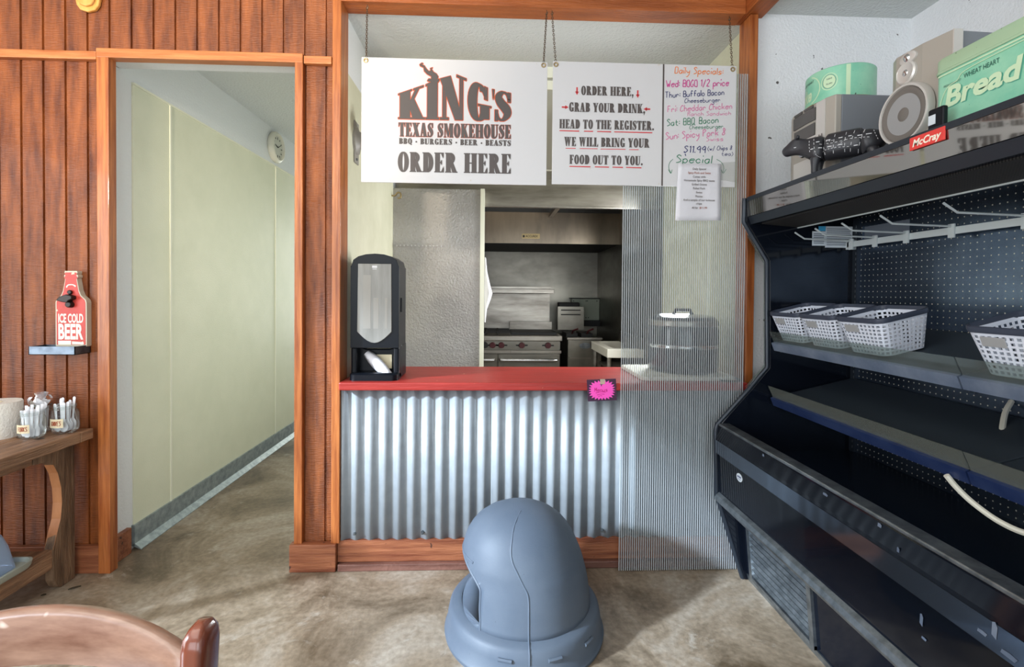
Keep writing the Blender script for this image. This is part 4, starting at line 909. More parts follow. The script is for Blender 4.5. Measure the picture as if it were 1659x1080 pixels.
# range
t = thing('gas_range', 'wide stainless steel gas range with griddle, red knobs and backshelf', 'range', (-.1,5.3,0))
RY = 5.0; zz = lambda py: 1.34-(py-474)*RY/790; xx = lambda px: (px-798)*RY/790+.0
B(-.72,.70,RY+.02,5.80,.08,.84).build('cabinet', M['steelv'], t)
B(-.72,.72,RY-.03,5.80,.848,.900).build('front_rail', M['steel'], t, bevel=.006)
B(-.72,.70,RY-.005,RY+.03,.760,.845).build('control_panel', M['steelv'], t)
B(-.72,.19,RY-.02,RY+.02,.722,.750).build('trim_bar', M['steel'], t); B(.195,.71,RY-.02,RY+.02,.722,.750).build('trim_bar', M['steel'], t)
for a,b,ha,hb in ((-.70,.055,-.60,.02),(.062,.70,.085,.66)):
    d = B(a,b,RY-.005,RY+.03,.12,.712).build('oven_door', M['steelv'], t, bevel=.004)
    m = MB(); z = .655; m.tube(cr([(ha,RY-.01,z),(ha+.015,RY-.05,z),(ha+.05,RY-.06,z),(hb-.05,RY-.06,z),(hb-.015,RY-.05,z),(hb,RY-.01,z)],5),.016,10); m.build('handle', M['chrome'], d, smooth=True)
for x in (-.075,.005,.095,.305,.575):
    m = MB(); m.cyl((x,RY-.005,.802),(x,RY-.035,.802),.033,.028,18); k = m.build('knob', M['knob' if x > -.05 else 'dark'], t, smooth=40)
    if x > -.05:
        m = MB(); m.box(x-.06,x+.06,RY-.012,RY-.004,.795,.809); m.build('knob_slot', M['dark'], k)
B(-.72,.67,5.70,5.78,.90,1.33).build('back_guard', M['steel'], t)
B(-.72,.69,5.42,5.78,1.335,1.385).build('back_shelf', M['steel'], t, bevel=.004)
m = MB(); m.box(-.72,.66,5.50,5.74,1.385,1.41); m.build('shelf_ledge', M['steel'], t)
B(.20,.68,RY+.12,5.62,.90,.925).build('griddle', M['dark'], t); B(.20,.68,5.56,5.60,.90,1.01).build('griddle_splash', M['steel'], t)
m = MB()
for k in range(7): m.box(-.70+.125*k,-.685+.125*k,RY+.08,5.6,.90,.935)
for k in range(5): m.box(-.72,.19,RY+.1+.11*k,RY+.115+.11*k,.918,.935)
m.build('burner_grate', M['cast'], t)
# fryer
t = thing('deep_fryer', 'stainless steel deep fryer with two red handled baskets beside the range', 'fryer', (.95,5.3,0))
B(.78,1.13,5.0,5.72,.10,.868).build('cabinet', M['steelv'], t, bevel=.006); B(.77,1.14,4.985,5.06,.86,.885).build('front_lip', M['steel'], t, bevel=.005)
B(.785,1.125,4.992,5.0,.12,.695).build('lower_door', M['steelv'], t); B(.80,1.02,4.98,4.993,.665,.68).build('door_pull', M['steel'], t)
d = B(.735,1.03,5.45,5.55,.93,1.19).build('flue_panel', M['steelv'], t); m = MB()
for z in (1.145,1.095): m.box(.77,.99,5.44,5.45,z,z+.012)
m.build('slot', M['dark'], d); B(.76,1.0,5.56,5.70,1.15,1.235).build('flue_cap', M['cast'], t, bevel=.01)
for x in (.84,1.0):
    m = MB(); m.box(x-.06,x+.06,5.1,5.42,.875,.92); b_ = m.build('fry_basket', M['cast'], t)
    m = MB(); m.tube([(x,5.1,.92),(x,5.03,.955),(x+.035,4.97,.975)],.010,8); m.build('basket_handle', M['knob'], b_, smooth=True)
m = MB(); m.loft([[(.96+.06*math.cos(q), y, .80+.03*math.sin(q)) for q in [2*PI*i/20 for i in range(20)]] for y in (4.992,5.0)]); m.build('badge', M['alu'], t)
B(1.075,1.12,4.994,5.0,.77,.82).build('rating_plate', M['stickw'], t)
for x in (.80,1.11):
    for y in (5.05,5.65): MB().cyl((x,y,0),(x,y,.10),.02).build('leg', M['dark'], t)
for x in (-.68,.66):
    for y in (5.08,5.75): MB().cyl((x,y,0),(x,y,.09),.02).build('leg', M['dark'], bpy.data.objects['gas_range'])
# wall panel and sink
t = thing('wall_cabinet', 'pale green grey metal box mounted on the stainless wall above the fryer corner', 'cabinet', (1.12,5.9,1.1))
B(.95,1.283,5.80,5.945,1.02,1.275).build('body', M['olive'], t, bevel=.004); B(.94,1.284,5.79,5.945,1.275,1.285).build('top_edge', M['dark'], t); B(.95,1.284,5.76,5.945,.95,1.02).build('lower_ledge', M['dark'], t)
m = MB()
for x in (.97,1.12,1.135,1.25): m.cyl((x,5.80,1.25),(x,5.795,1.25),.006)
for x in (1.12,1.15): m.cyl((x,5.80,1.05),(x,5.795,1.05),.006)
m.build('screw', M['dark'], t)
t = thing('prep_sink', 'white edged prep sink corner beyond the counter beside the ribbed sheet', 'sink', (1.12,4.3,0))
m = MB(); m.box(.965,1.283,4.05,4.13,.80,.875).box(.965,1.04,4.13,4.75,.80,.875).box(.965,1.283,4.70,4.75,.80,.875); m.build('rim', M['board'], t, bevel=.006); B(1.04,1.283,4.13,4.70,.66,.68).build('basin', M['steel'], t)
B(1.24,1.284,4.05,4.75,.875,.97).build('splash_back', M['steelv'], t)
for y in (4.12,4.68): MB().cyl((1.0,y,0),(1.0,y,.80),.02).build('leg', M['steel'], t)
t = thing('white_rag', 'crumpled white cloth hanging at the edge of the embossed partition', 'cloth', (-.055,3.66,1.3))
m = MB(); lo = []
for k, (z, a, b) in enumerate(((1.60,.0,.012),(1.50,.0,.022),(1.40,.0,.045),(1.34,.0,.062),(1.30,.0,.052),(1.22,.0,.022),(1.12,.0,.012))):
    lo.append([(-.063+a, 3.655, z),(-.063+b*.6, 3.640+.004*(k%2), z+.004),(-.063+b, 3.655, z-.004),(-.063+b*.5, 3.668, z)])
m.loft(lo); tag(t, t['label'], 'cloth'); m.build('fabric', M['paper'], t, smooth=40)

# ================================================================== DISPLAY COOLER
t = thing('display_cooler', 'long black open front refrigerated display cooler along the white side wall', 'cooler', (1.4,1.0,0))
FY0, FY1 = -.20, 2.228
OUT = [(1.178,1.79),(1.176,1.68),(1.198,1.645),(1.290,1.500),(1.300,1.00),(1.212,.895),(1.062,.728),(1.058,.70),(1.066,.40),(1.198,0.0)]
def endp(y0, y1): return MB().prism(OUT+[(1.95,0),(1.95,1.79)],'y',y0,y1)
e = endp(FY1,2.258).build('end_panel', M['navy'], t, bevel=.004); endp(FY0-.03,FY0).build('end_panel', M['navy'], t, bevel=.004)
m = MB(); m.tube([(x-.004,2.243,z) for x,z in OUT],.011,8); m.build('edge_moulding', M['lip'], e, smooth=50)
m = MB(); m.loft([[(x-.018,2.250,z),(x-.004,2.250,z),(x-.004,2.256,z),(x-.018,2.256,z)] for x,z in ((1.212,1.62),(1.284,1.505),(1.295,1.49),(1.304,1.01),(1.294,.995),(1.215,.905))]); m.build('clear_edge_guard', M['acry'], e, label='clear plastic guard along the cooler end edge')
CP = [(1.190,1.79),(1.190,1.702),(1.203,1.672),(1.235,1.676),(1.43,1.662),(1.445,1.662),(1.45,1.715),(1.95,1.715),(1.95,1.79)]
cn = MB().prism(CP,'y',FY0,FY1).build('canopy', M['navyin'], t)
fa = MB().prism([(1.1785,1.786),(1.1895,1.790),(1.1895,1.704),(1.183,1.704)],'y',FY0,FY1).build('fascia', M['fascia'], cn, label='mirror polished dark fascia strip')
MB().prism([(1.1765,1.792),(1.196,1.796),(1.196,1.778),(1.1765,1.774)],'y',FY0,FY1).build('fascia_top_trim', M['lip'], cn, label='ribbed black trim along the canopy top')
m = MB().prism([(1.1855,1.702),(1.190,1.702),(1.2035,1.670),(1.199,1.668)],'y',FY0,FY1); m.build('canopy_lip', M['lip'], cn, label='slanted ribbed lip under the fascia')
m = MB(); m.hexa([(1.25,FY0,1.670),(1.42,FY0,1.657),(1.42,FY1,1.657),(1.25,FY1,1.670)],[(1.25,FY0,1.6755),(1.42,FY0,1.664),(1.42,FY1,1.664),(1.25,FY1,1.6755)]); m.build('air_grille', M['honey'], cn, label='grey honeycomb air grille')
m = MB(); m.tube([(1.4225,FY0,1.655),(1.4225,FY1,1.655)],.0035,6); m.build('grille_edge', M['barwhite'], cn)
m = MB(); m.prism([(1.232,1.7495),(1.339,1.7495),(1.339,1.7855),(1.232,1.7855)],'x',1.1735,1.1785); b_ = m.build('badge', M['badge'], cn, bevel=.0015, label='red enamel maker badge')
m = MB(); put(m, sans('McCray',.088,.019,.03,.25), facex(1.1730,1.328,1.758)); m.build('badge_lettering', M['cream'], b_)
B(1.70,1.715,FY0,FY1,.58,1.716).build('back_panel', M['perf'], t, label='perforated reflective steel back panel')
B(1.715,1.95,FY0,FY1,.10,1.716).build('rear_body', M['navy'], t)
for y in (2.215,1.306,.387,-.18):
    m = B(1.688,1.70,y-.014,y+.014,.60,1.70); u_ = m.build('upright', M['lip'], t)
    m = MB()
    for k in range(42): m.box(1.6872,1.6885,y-.010,y-.006,.63+.025*k,.642+.025*k)
    m.build('slots', M['alu'], u_, label='pale slots punched in the upright')
def shelf(name, y0, y1, zf, zr, lipm, railm, hip):
    s = MB(); s.hexa([(1.312,y0,zf-.016),(1.688,y0,zr-.016),(1.688,y1,zr-.016),(1.312,y1,zf-.016)],[(1.312,y0,zf),(1.688,y0,zr),(1.688,y1,zr),(1.312,y1,zf)])
    so = s.build(name, M['shelf'], t, bevel=.002)
    r_ = MB(); r_.hexa([(1.312,y0,zf-.040),(1.316,y0,zf-.040),(1.316,y1,zf-.040),(1.312,y1,zf-.040)],[(1.298,y0,zf-.004),(1.312,y0,zf+.001),(1.312,y1,zf+.001),(1.298,y1,zf-.004)]); r_.build('ticket_rail', M[railm], so)
    l_ = MB(); l_.hexa([(1.310,y0,zf-.002),(1.3135,y0,zf-.002),(1.3135,y1,zf-.002),(1.310,y1,zf-.002)],[(1.285,y0,zf+hip),(1.2885,y0,zf+hip),(1.2885,y1,zf+hip),(1.285,y1,zf+hip)]); l_.build('front_lip', M[lipm], so, label='clear plastic front lip')
    w_ = MB()
    for k in (0,1):
        y = y0+.005 if k == 0 else y1-.005
        w_.hexa([(1.34,y-.0015,zf-.05),(1.69,y-.0015,zr-.09),(1.69,y+.0015,zr-.09),(1.34,y+.0015,zf-.05)],[(1.34,y-.0015,zf-.015),(1.69,y-.0015,zr-.015),(1.69,y+.0015,zr-.015),(1.34,y+.0015,zf-.015)])
    w_.build('support_bracket', M['lip'], so)
    return so
for y0, y1 in ((1.309,2.216),(.390,1.303),(-.19,.384)):
    shelf('upper_shelf', y0, y1, 1.122, 1.213, 'acry', 'rail', .050)
    shelf('lower_shelf', y0-.03, y1-(.0 if y1 > 2 else .03), .866, .955, 'acryd', 'railblue', .052)
MB().prism([(1.10,.60),(1.70,.612),(1.70,.58),(1.10,.57)],'y',FY0,FY1).build('bottom_deck', M['navyin'], t)
fp = MB().prism([(1.063,.722),(1.066,.730),(1.110,.733),(1.114,.728),(1.118,.60),(1.118,.36),(1.072,.36),(1.066,.43),(1.060,.600),(1.048,.604),(1.047,.665),(1.049,.675)],'y',FY0,FY1).build('front_panel', M['navy'], t)
MB().prism([(1.0455,.604),(1.0455,.664),(1.0475,.664),(1.0485,.604)],'y',FY0,FY1).build('bright_band', mat('polished blue black band', (112,122,136), 0.09, 0.9), fp, label='polished band that reflects the corrugated counter')
MB().prism(rrect(1.060,1.113,.727,.739,.004),'y',FY0,FY1).build('top_rail', M['alu'], fp, label='scuffed metal cap on the front panel')
MB().prism([(1.045,.392),(1.052,.408),(1.066,.418),(1.072,.418),(1.072,.372),(1.058,.374),(1.047,.382)],'y',FY0,FY1).build('bumper', M['alu'], t, bevel=.003, label='grey rubber bumper rail')
MB().prism([(1.118,.38),(1.74,.60),(1.74,.012),(1.212,.012),(1.185,.30),(1.15,.36)],'y',FY0,FY1).build('base', M['navy'], t)
gr = MB(); gx = lambda z: 1.2115-(z-.012)*.0937
for a in ((1.735,1.760),(2.165,2.19)): gr.hexa([(gx(.03)-.012,a[0],.03),(gx(.03),a[0],.03),(gx(.03),a[1],.03),(gx(.03)-.012,a[1],.03)],[(gx(.31)-.012,a[0],.31),(gx(.31),a[0],.31),(gx(.31),a[1],.31),(gx(.31)-.012,a[1],.31)])
for z in (.03,.295): gr.box(gx(z)-.012,gx(z),1.735,2.19,z,z+.015)
g_ = gr.build('grille', M['alu'], t, label='scuffed aluminium louvred grille')
m = MB()
for k in range(9):
    z = .058+.0265*k; m.hexa([(gx(z)-.010,1.76,z),(gx(z)-.002,1.76,z-.006),(gx(z)-.002,2.165,z-.006),(gx(z)-.010,2.165,z)],[(gx(z)-.012,1.76,z+.003),(gx(z)-.002,1.76,z+.014),(gx(z)-.002,2.165,z+.014),(gx(z)-.012,2.165,z+.003)])
m.build('louvres', M['alu'], g_)
MB().prism([(1.2135,.0),(1.7,.0),(1.7,.03),(1.205,.03)],'y',FY0,FY1).build('kick_strip', M['alu'], t)
m = MB(); m.loft([[(x, 2.03+.024*math.cos(q), .560+.017*math.sin(q)) for q in [2*PI*i/24 for i in range(24)]] for x in (1.0588,1.0604)]); st_ = m.build('oval_sticker', M['stickw'], fp, label='small white oval service sticker')
m = MB(); put(m, sans('potter',.034,.009,.05), facex(1.0584,2.047,.560)); put(m, sans('refrigeration',.026,.004,.02), facex(1.0584,2.043,.551)); m.build('sticker_print', M['mnavy'], st_)
for y, z, a, b in ((1.851,.715,.012,.010),(1.494,.71,.020,.008),(1.279,.714,.012,.012),(1.207,.684,.007,.016),(1.145,.546,.008,.026),(1.139,.503,.012,.006),(.959,.650,.010,.030),(.984,.628,.018,.008),(.93,.618,.028,.010)):
    x = 1.049+(z-.675)/.047*.014-.0012 if z > .675 else 1.0446 if z > .6 else 1.0592 if z > .52 else 1.0612
    mb = MB(); mb.poly([(x,y+a*.6,z-b*.4),(x,y-a*.4,z-b*.6),(x,y-a*.6,z+b*.3),(x,y-a*.1,z+b*.6),(x,y+a*.5,z+b*.5)]); mb.build('paint_chip', M['rail'], fp, label='pale chip in the black paint')
# hang bar with peg hooks
B(1.655,1.662,FY0,2.222,1.565,1.591).build('hang_bar', M['barwhite'], t, bevel=.001)
for y in (2.19,2.05,1.89,1.697,1.452,1.20,.95):
    m = MB(); m.box(1.648,1.655,y-.012,y+.012,1.552,1.602); k = m.build('hook_bracket', M['barwhite'], t, bevel=.001)
    m = MB(); m.tube([(1.655,y,1.593),(1.43,y,1.600),(1.385,y,1.628)],.0038,6); m.build('peg_hook', M['barwhite'], k, smooth=50)
m = MB()
B(1.655,1.70,2.205,2.228,1.555,1.60).build('bar_clip', M['barwhite'], t)
# stickers inside the end
Yk = 2.2268
def stick(name, x0, x1, z0, z1, mm, lines):
    s = B(x0,x1,Yk,2.2282,z0,z1).build(name, M[mm], t); m = MB()
    for k in range(lines):
        z = z1-.012-(z1-z0-.016)*k/max(lines,1); m.box(x0+.006,x1-.006-.02*((k*7)%3)*(x1-x0),Yk-.0004,Yk,z-.002,z+.0015)
    if lines: m.build('print', M['textg'], s)
stick('care_label',1.555,1.685,1.565,1.664,'stickw',9); stick('care_label',1.492,1.556,1.573,1.64,'stickw',6); stick('blue_label',1.522,1.556,1.642,1.664,'stickb',0)
s_ = B(1.6985,1.70,1.93,2.17,1.60,1.655).build('care_label', M['textg'], t)
m = MB(); m.tube(cr([(1.695,1.52,1.00),(1.64,1.49,.965),(1.55,1.42,.90),(1.46,1.36,.845)],5),.008,8); m.tube(cr([(1.30,1.335,.83),(1.32,1.325,.80),(1.345,1.30,.765),(1.37,1.25,.735),(1.40,1.20,.725),(1.45,1.14,.74),(1.52,1.05,.72)],5),.008,8); m.build('drain_hose', M['hose'], t, smooth=True, label='white rubber hose looping through the shelves')
# baskets on the upper shelf
def basket():
    t = thing('plastic_basket', 'x', 'basket', (0,0,0), 'woven plastic baskets on the upper cooler shelf')
    def per(n, half, r_):
        pts = rrect(-half,half,-half*1.06,half*1.06,r_,6); L = [0]; P = [Vector((a,b)) for a,b in pts]; P.append(P[0])
        for i in range(1,len(P)): L.append(L[-1]+(P[i]-P[i-1]).length)
        out = []
        for k in range(n):
            d = L[-1]*(k//2+(.40 if k % 2 else 0))/(n/2); i = max(j for j in range(len(L)) if L[j] <= d+1e-9); i = min(i, len(P)-2); out.append(P[i]+(P[i+1]-P[i])*((d-L[i])/(L[i+1]-L[i])))
        return out
    n, rows = 84, 19; m = MB(); lo = []
    for j in range(rows):
        k = min(1,(j//2+(.40 if j % 2 else 0))/((rows-1)/2)); lo.append([(p.x,p.y,.004+.124*k) for p in per(n, .077+.018*k, .028)])
    vs = [p for l in lo for p in l]; fs = []
    for j in range(rows-1):
        for i in range(n):
            i2 = (i+1) % n
            if i % 2 and j % 2 and 0 < j < rows-2: continue
            fs.append((j*n+i,j*n+i2,(j+1)*n+i2,(j+1)*n+i))
    fs.append(tuple(range(n))); m.add(vs, fs); m.build('basket_body', M['basket'], t, solid=.0018)
    m = MB(); P = [(p.x,p.y) for p in per(56,.0955,.030)]
    m.loft([[(a*s_,b*s_,z) for a,b in P] for s_,z in ((.985,.122),(1.03,.122),(1.045,.128),(1.04,.138),(1.0,.140),(.975,.137),(.985,.122))],False); m.build('rim', M['rim'], t, smooth=50)
    m = MB(); m.hexa([(-.0925,.0,.085),(-.090,.0,.085),(-.090,.060,.085),(-.0925,.060,.085)],[(-.0965,.0,.112),(-.094,.0,.112),(-.094,.060,.112),(-.0965,.060,.112)]); m.build('label_holder', M['cone'], t, bevel=.001, label='grey label holder')
    return t
b0 = basket(); tilt = math.atan(.237)
for i, (yc, lb) in enumerate(((2.112,'pale plastic basket with slate rim at the far end of the upper shelf'),(1.897,'pale plastic basket with slate rim, in the middle of the touching three'),(1.676,'pale plastic basket with slate rim, nearest of the touching three'),(1.180,'pale plastic basket with slate rim standing alone beyond the shelf joint'))):
    o = b0 if i == 0 else copy_tree(b0)
    o.location = (1.405,yc,1.1225+.242*(1.405-1.312)+.004); o.rotation_euler = (0,-tilt,R(3)); o['label'] = lb

# ================================================================== THINGS ON TOP OF THE COOLER
TP = 1.7905
t = thing('stereo_receiver', 'silver and smoked mini stereo unit standing on the cooler beside the corner', 'stereo', (1.5,2.04,TP))
B(1.330,1.66,1.826,2.105,TP,2.112).build('cabinet', M['cab'], t, bevel=.003)
fp = MB(); fp.loft([[(1.330,1.826,z),(1.308,1.828,z),(1.294,1.862,z),(1.288,1.965,z),(1.294,2.072,z),(1.308,2.106,z),(1.330,2.106,z)] for z in (TP,2.112)]); fo = fp.build('front_fascia', M['silverp'], t, bevel=.003)
fx = lambda y: 1.288+.006*((y-1.965)/.11)**2
def fpanel(mb, y0, y1, z0, z1, d): mb.hexa([(fx(y0)-d,y0,z0),(fx(y0)+.004,y0,z0),(fx(y1)+.004,y1,z0),(fx(y1)-d,y1,z0)],[(fx(y0)-d,y0,z1),(fx(y0)+.004,y0,z1),(fx(y1)+.004,y1,z1),(fx(y1)-d,y1,z1)]); return mb
fpanel(MB(),1.915,2.06,2.045,2.095,.006).build('cassette_lid', M['silverd'], t, bevel=.002); fpanel(MB(),1.92,2.055,1.985,2.035,.004).build('display_window', M['silverd'], t, bevel=.001)
m = MB()
for k in range(2): fpanel(m,1.93+.07*k,1.985+.07*k,2.098,2.108,.004)
m.build('button_row', M['silverd'], t); fpanel(MB(),1.865,1.91,1.93,2.108,.004).build('side_panel', M['silverl'], t, bevel=.001); fpanel(MB(),1.905,2.055,1.975,1.982,.006).build('trim_line', M['silverl'], t)
fpanel(MB(),1.915,2.055,1.82,1.90,.004).build('lower_door', M['silverl'], t, bevel=.001)
m = MB(); m.lathe([(.034,0),(.034,.006),(.03,.010)],(0,0,0),24); mm_ = MB(); mm_.add([(1.290-v[2],1.985+v[0],1.945+v[1]) for v in m.v], m.f); mm_.build('volume_dial', M['chrome'], t, smooth=40)
m = MB(); put(m, sans('aiwa',.02,.009), lambda u,v:(1.283,1.985-u,1.965+v)); [m.box(1.2825,1.2835,1.868+.008*k,1.872+.008*k,1.955,1.975-.006*(k%2)) for k in range(4)]; m.build('front_print', M['ink'], t)
t = thing('round_cake_tin', 'round mint green printed cake tin with gold rim on top of the stereo', 'tin', (1.440,1.990,2.1125)); kc = (1.440,1.990,2.1125)
MB().lathe([(.001,0),(.128,0),(.131,.004),(.131,.012),(.126,.016)],kc,48).build('gold_rim', M['gold'], t, smooth=40)
MB().lathe([(.124,.014),(.124,.140),(.121,.143),(.001,.143)],kc,64).build('tin_body', M['green'], t, smooth=40)
def oncyl(r_): return lambda u, v: (kc[0]+r_*math.cos(PI+.42+u/.124), kc[1]+r_*math.sin(PI+.42+u/.124), kc[2]+v)
m = MB(); 
for q in (-.13,.085): put(m, [rc(q+.003*k,.016,q+.003*(k+1),.138) for k in range(5)], oncyl(.1245))
put(m, ringp(.028,.085,.022,.026,.0,.0), oncyl(.1245)); put(m, ringp(.028,.085,.030,.034,.027,.031), oncyl(.1245)); put(m, ringp(-.055,.075,.05,.055,.046,.051,-80,80), oncyl(.1245))
put(m, sans('Cake',.105,.05,.03,.25), oncyl(.1247), -.150, .035)
m.build('pale_print', M['greenl'], t, label='pale lettering and ornaments on the tin')
m = MB(); put(m, ringp(.028,.085,.0235,.0275,.0222,.0262), oncyl(.1246)); put(m, sans('LIGHT',.020,.006,.02), oncyl(.1248), .019,.093); put(m, sans('FLUFFY',.022,.006,.02), oncyl(.1248), .018,.073); put(m, sans('WHEAT HEART',.085,.010,.01), oncyl(.1246), -.12, .105); m.build('dark_print', M['inkgreen'], t)
# speaker
t = thing('bookshelf_speaker', 'taupe bookshelf speaker with large round woofer between stereo and bread tin', 'speaker', (1.45,1.53,TP)); SZ = 2.113
m = MB(); m.loft([[(1.350,1.374,z),(1.350,1.577,z),(1.60,1.587,z),(1.60,1.386,z)] for z in (TP,SZ)]); m.build('cabinet', M['cab'], t, bevel=.002)
m = MB(); m.loft([[(1.351,1.368,z),(1.324,1.366,z),(1.307,1.451,z),(1.305,1.545,z),(1.322,1.578,z),(1.351,1.578,z)] for z in (TP,SZ)]); m.build('baffle', M['silverp'], t, bevel=.002)
def disc(name, mm, yc, zc, prof, par, x0=1.306, n=48, sy=1.0, **k):
    m = MB(); m.loft([[(x0-d, yc+r_*sy*math.cos(2*PI*i/n), zc+r_*math.sin(2*PI*i/n)) for i in range(n)] for r_, d in prof]); return m.build(name, M[mm], par, smooth=40, **k)
W_ = disc('woofer_ring','silverl',1.503,1.915,[(.097,-.004),(.096,.010),(.092,.016),(.086,.016),(.084,.010)],t)
disc('surround','surround',1.503,1.915,[(.085,.009),(.081,.014),(.070,.015),(.062,.010)],W_); disc('cone','cone',1.503,1.915,[(.063,.011),(.045,.004),(.030,.002),(.028,.002)],W_); disc('dust_cap','surround',1.503,1.915,[(.030,.001),(.026,.009),(.014,.014),(.001,.0155)],W_)
T_ = disc('midrange_ring','silverl',1.503,2.046,[(.036,-.002),(.036,.006),(.031,.010),(.028,.008)],t); disc('midrange_cone','surround',1.503,2.046,[(.029,.007),(.015,.002),(.013,.002)],T_); disc('midrange_cap','chrome',1.503,2.046,[(.014,.002),(.010,.008),(.001,.011)],T_)
Q_ = disc('tweeter_horn','silverl',1.497,2.090,[(.019,-.002),(.019,.006),(.015,.009)],t,sy=1.6); disc('tweeter_dome','chrome',1.497,2.090,[(.013,.008),(.008,.013),(.001,.015)],Q_)
m = MB(); m.box(1.323,1.3505,1.365,1.3685,TP,SZ); m.build('corner_strip', M['silverl'], t)
m = MB(); put(m, sans('aiwa',.03,.008,.01), lambda u,v:(1.3045,1.515-u,2.103+v)); m.build('brand_print', M['ink'], t)
# bread tin
t = thing('bread_tin', 'long mint green bread tin with cream lettering on the cooler edge', 'tin', (1.4,1.2,TP))
BX0, BX1, BY0, BY1 = 1.250, 1.49, 0.97, 1.357
m = MB(); m.loft([[(a,b,z) for a,b in rrect(BX0+.003,BX1-.003,BY0+.003,BY1-.003,.028,6)] for z in (TP,1.966)]); m.build('tin_body', M['green'], t, smooth=40)
m = MB(); m.loft([[(a,b,z) for a,b in rrect(BX0+q,BX1-q,BY0+q,BY1-q,.03,6)] for z,q in ((1.963,0),(1.969,-.001),(1.971,.001),(2.001,.001),(2.006,.004),(2.008,.012))]); m.build('lid', M['greenlid'], t, smooth=40)
g = facex(BX0+.0012, BY1-.028, TP); 
m = MB(); put(m, sans('Bread',.200,.052,.035,.15), g, .015, .074); put(m, ribbon2([(-.002,.0),(0,.08),(.02,.125),(.05,.135),(.075,.152),(.2,.158),(.33,.158)],[.0022]*7), g)
put(m, ribbon2([(-.008,.166),(.34,.166)],[.004,.004],1), g); m.build('cream_print', M['greenl'], t, label='cream Bread lettering and frame line')
m = MB(); g2 = facex(BX0+.0024, BY1-.028, TP); put(m, sans('Bread',.200,.052,.035,.15), g2, .0180, .0715); put(m, sans('WHEAT HEART',.092,.012,.0), facex(BX0+.0024,BY1-.028,TP), .0675, .1315); m.build('shadow_print', M['greend'], t, label='darker green drop lettering')
m = MB(); put(m, sans('WHEAT HEART',.092,.013,.0), facex(BX0+.0020,BY1-.028,TP), .067, .132); put(m, sans('FRESH HAND CUT',.05,.006,.0), facex(BX0+.0020,BY1-.028,TP), .01, .130); m.build('dark_print', M['inkgreen'], t)
# pager
t = thing('pager', 'small black pager with pale screen standing on the cooler edge before the bread tin', 'pager', (1.215,1.294,1.7965))
B(1.205,1.222,1.270,1.318,1.7965,1.856).build('case', M['black'], t, bevel=.006, seg=3); B(1.2035,1.206,1.292,1.313,1.812,1.838).build('screen', M['stickw'], t)
# cow figurine: one skinned body, chalk butcher lines wrapped on its flank
t = thing('cow_figurine', 'black cow figurine with white butcher cut lines standing on the cooler before the stereo', 'figurine', (1.29,1.82,1.797))
cb = bpy.data.meshes.new('body'); SK = [((-.105,0,.098),.038),((-.06,0,.100),.040),((-.01,0,.098),.042),((.05,0,.100),.041),((.09,0,.105),.036),((.118,0,.115),.026),((.145,0,.125),.023),((.170,0,.115),.021),((.192,0,.103),.016),
  ((.075,.024,.07),.018),((.078,.026,.035),.011),((.078,.026,.006),.011),((.075,-.024,.07),.018),((.078,-.026,.035),.011),((.078,-.026,.006),.011),
  ((-.085,.024,.07),.021),((-.10,.027,.04),.012),((-.092,.027,.006),.011),((-.085,-.024,.07),.021),((-.10,-.027,.04),.012),((-.092,-.027,.006),.011),
  ((.138,.020,.146),.008),((.128,.038,.152),.006),((.138,-.020,.146),.008),((.128,-.038,.152),.006),((-.132,0,.10),.012),((-.146,0,.065),.005)]
SE = [(0,1),(1,2),(2,3),(3,4),(4,5),(5,6),(6,7),(7,8),(4,9),(9,10),(10,11),(4,12),(12,13),(13,14),(0,15),(15,16),(16,17),(0,18),(18,19),(19,20),(6,21),(21,22),(6,23),(23,24),(0,25),(25,26)]
hd = math.atan2(.756,-.654); RZ = Matrix.Rotation(hd,4,'Z'); org = Vector((1.285,1.757,1.797))
cb.from_pydata([tuple(RZ @ (Vector(p)*1.06)+org-Vector(t.location)) for p, r_ in SK], SE, [])
co = bpy.data.objects.new('body', cb); COL.objects.link(co); co.parent = t
sk = co.modifiers.new('skin','SKIN'); sk.use_smooth_shade = True
for i, (p, r_) in enumerate(SK): cb.skin_vertices[0].data[i].radius = (r_*(1.22 if i < 5 else 1.12), r_*(1.3 if i < 5 else 1.12)); cb.skin_vertices[0].data[i].use_root = (i == 2)
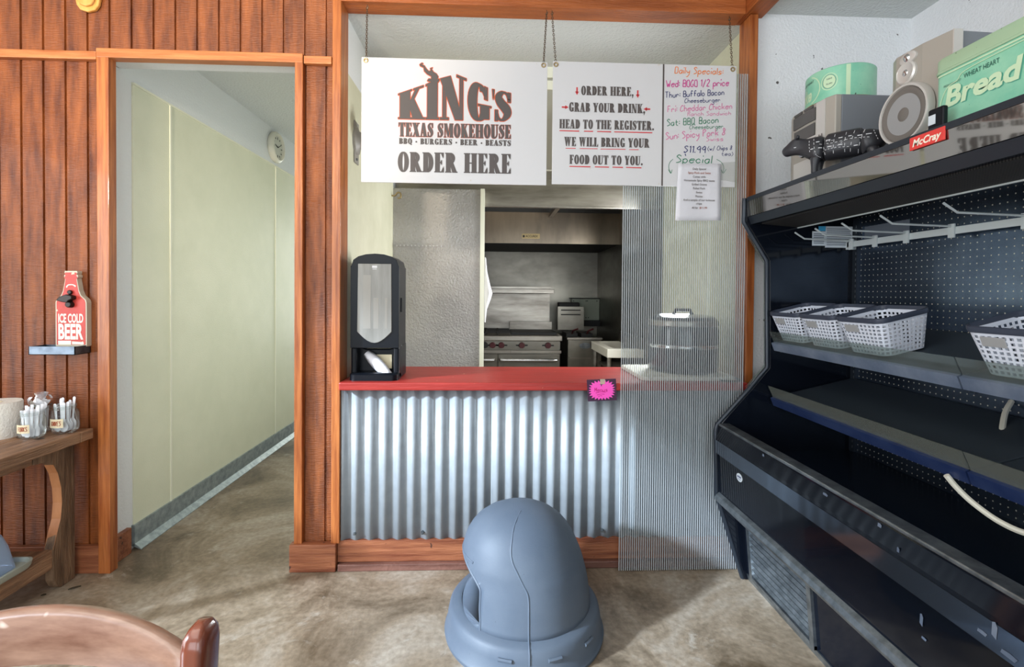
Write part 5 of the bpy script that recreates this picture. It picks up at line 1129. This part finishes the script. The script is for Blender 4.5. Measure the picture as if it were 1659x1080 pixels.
co.modifiers.new('sub','SUBSURF').levels = 2; co.modifiers['sub'].render_levels = 2
bpy.context.view_layer.update(); dg = bpy.context.evaluated_depsgraph_get(); me = bpy.data.meshes.new_from_object(co.evaluated_get(dg)); co.modifiers.clear(); me.materials.clear(); me.materials.append(M['cow']); me.shade_smooth(); co.data = me
zmin = min(v.co.z for v in me.vertices)
for v in me.vertices: v.co.z -= zmin
bv = BVHTree.FromPolygons([v.co.copy() for v in me.vertices], [tuple(p.vertices) for p in me.polygons])
sd = RZ.to_3x3() @ Vector((0,1,0)); sd = sd if sd.x < 0 else -sd; ax = RZ.to_3x3() @ Vector((1,0,0)); oo = org-Vector(t.location)
def flank(a, z):
    o_ = oo+ax*a+Vector((0,0,z-zmin))+sd*.3; h_ = bv.ray_cast(o_, -sd); return (h_[0]+sd*.0008+Vector(t.location)) if h_[0] else None
m = MB(); cuts = [[(-.075,.137),(-.05,.05)],[(-.045,.14),(-.03,.058)],[(-.02,.14),(-.015,.06)],[(.015,.14),(.02,.062)],[(.055,.14),(.045,.062)],[(.085,.14),(.075,.08),(.06,.065)],[(.10,.135),(.095,.085)],[(-.09,.105),(-.04,.112),(.02,.108),(.07,.115)],[(-.03,.085),(.02,.09),(.06,.085)],[(-.10,.13),(-.115,.09)],[(-.02,.112),(.02,.085)],[(.02,.118),(.055,.118)]]
for c_ in cuts:
    P = [flank(p.x,p.y) for p in cr([(a,b,0) for a,b in c_],8)]; P = [p for p in P if p is not None]
    for i in range(0,len(P)-1,2): m.tube(P[i:i+2],.0009,4)
for a, z, l_ in ((-.088,.117,.016),(-.062,.118,.014),(-.033,.122,.010),(-.004,.122,.012),(.035,.122,.014),(.07,.124,.010),(-.004,.097,.012),(.03,.097,.014),(.062,.10,.010),(-.05,.085,.012),(.088,.10,.010),(.15,.122,.008)):
    P = [flank(a+l_*(k/4-.5)+0, z) for k in range(5)]; P = [p for p in P if p is not None]
    if len(P) > 1: m.tube(P,.0016,4)
m.build('butcher_lines', M['chalk'], t, label='white dashed butcher cut lines')
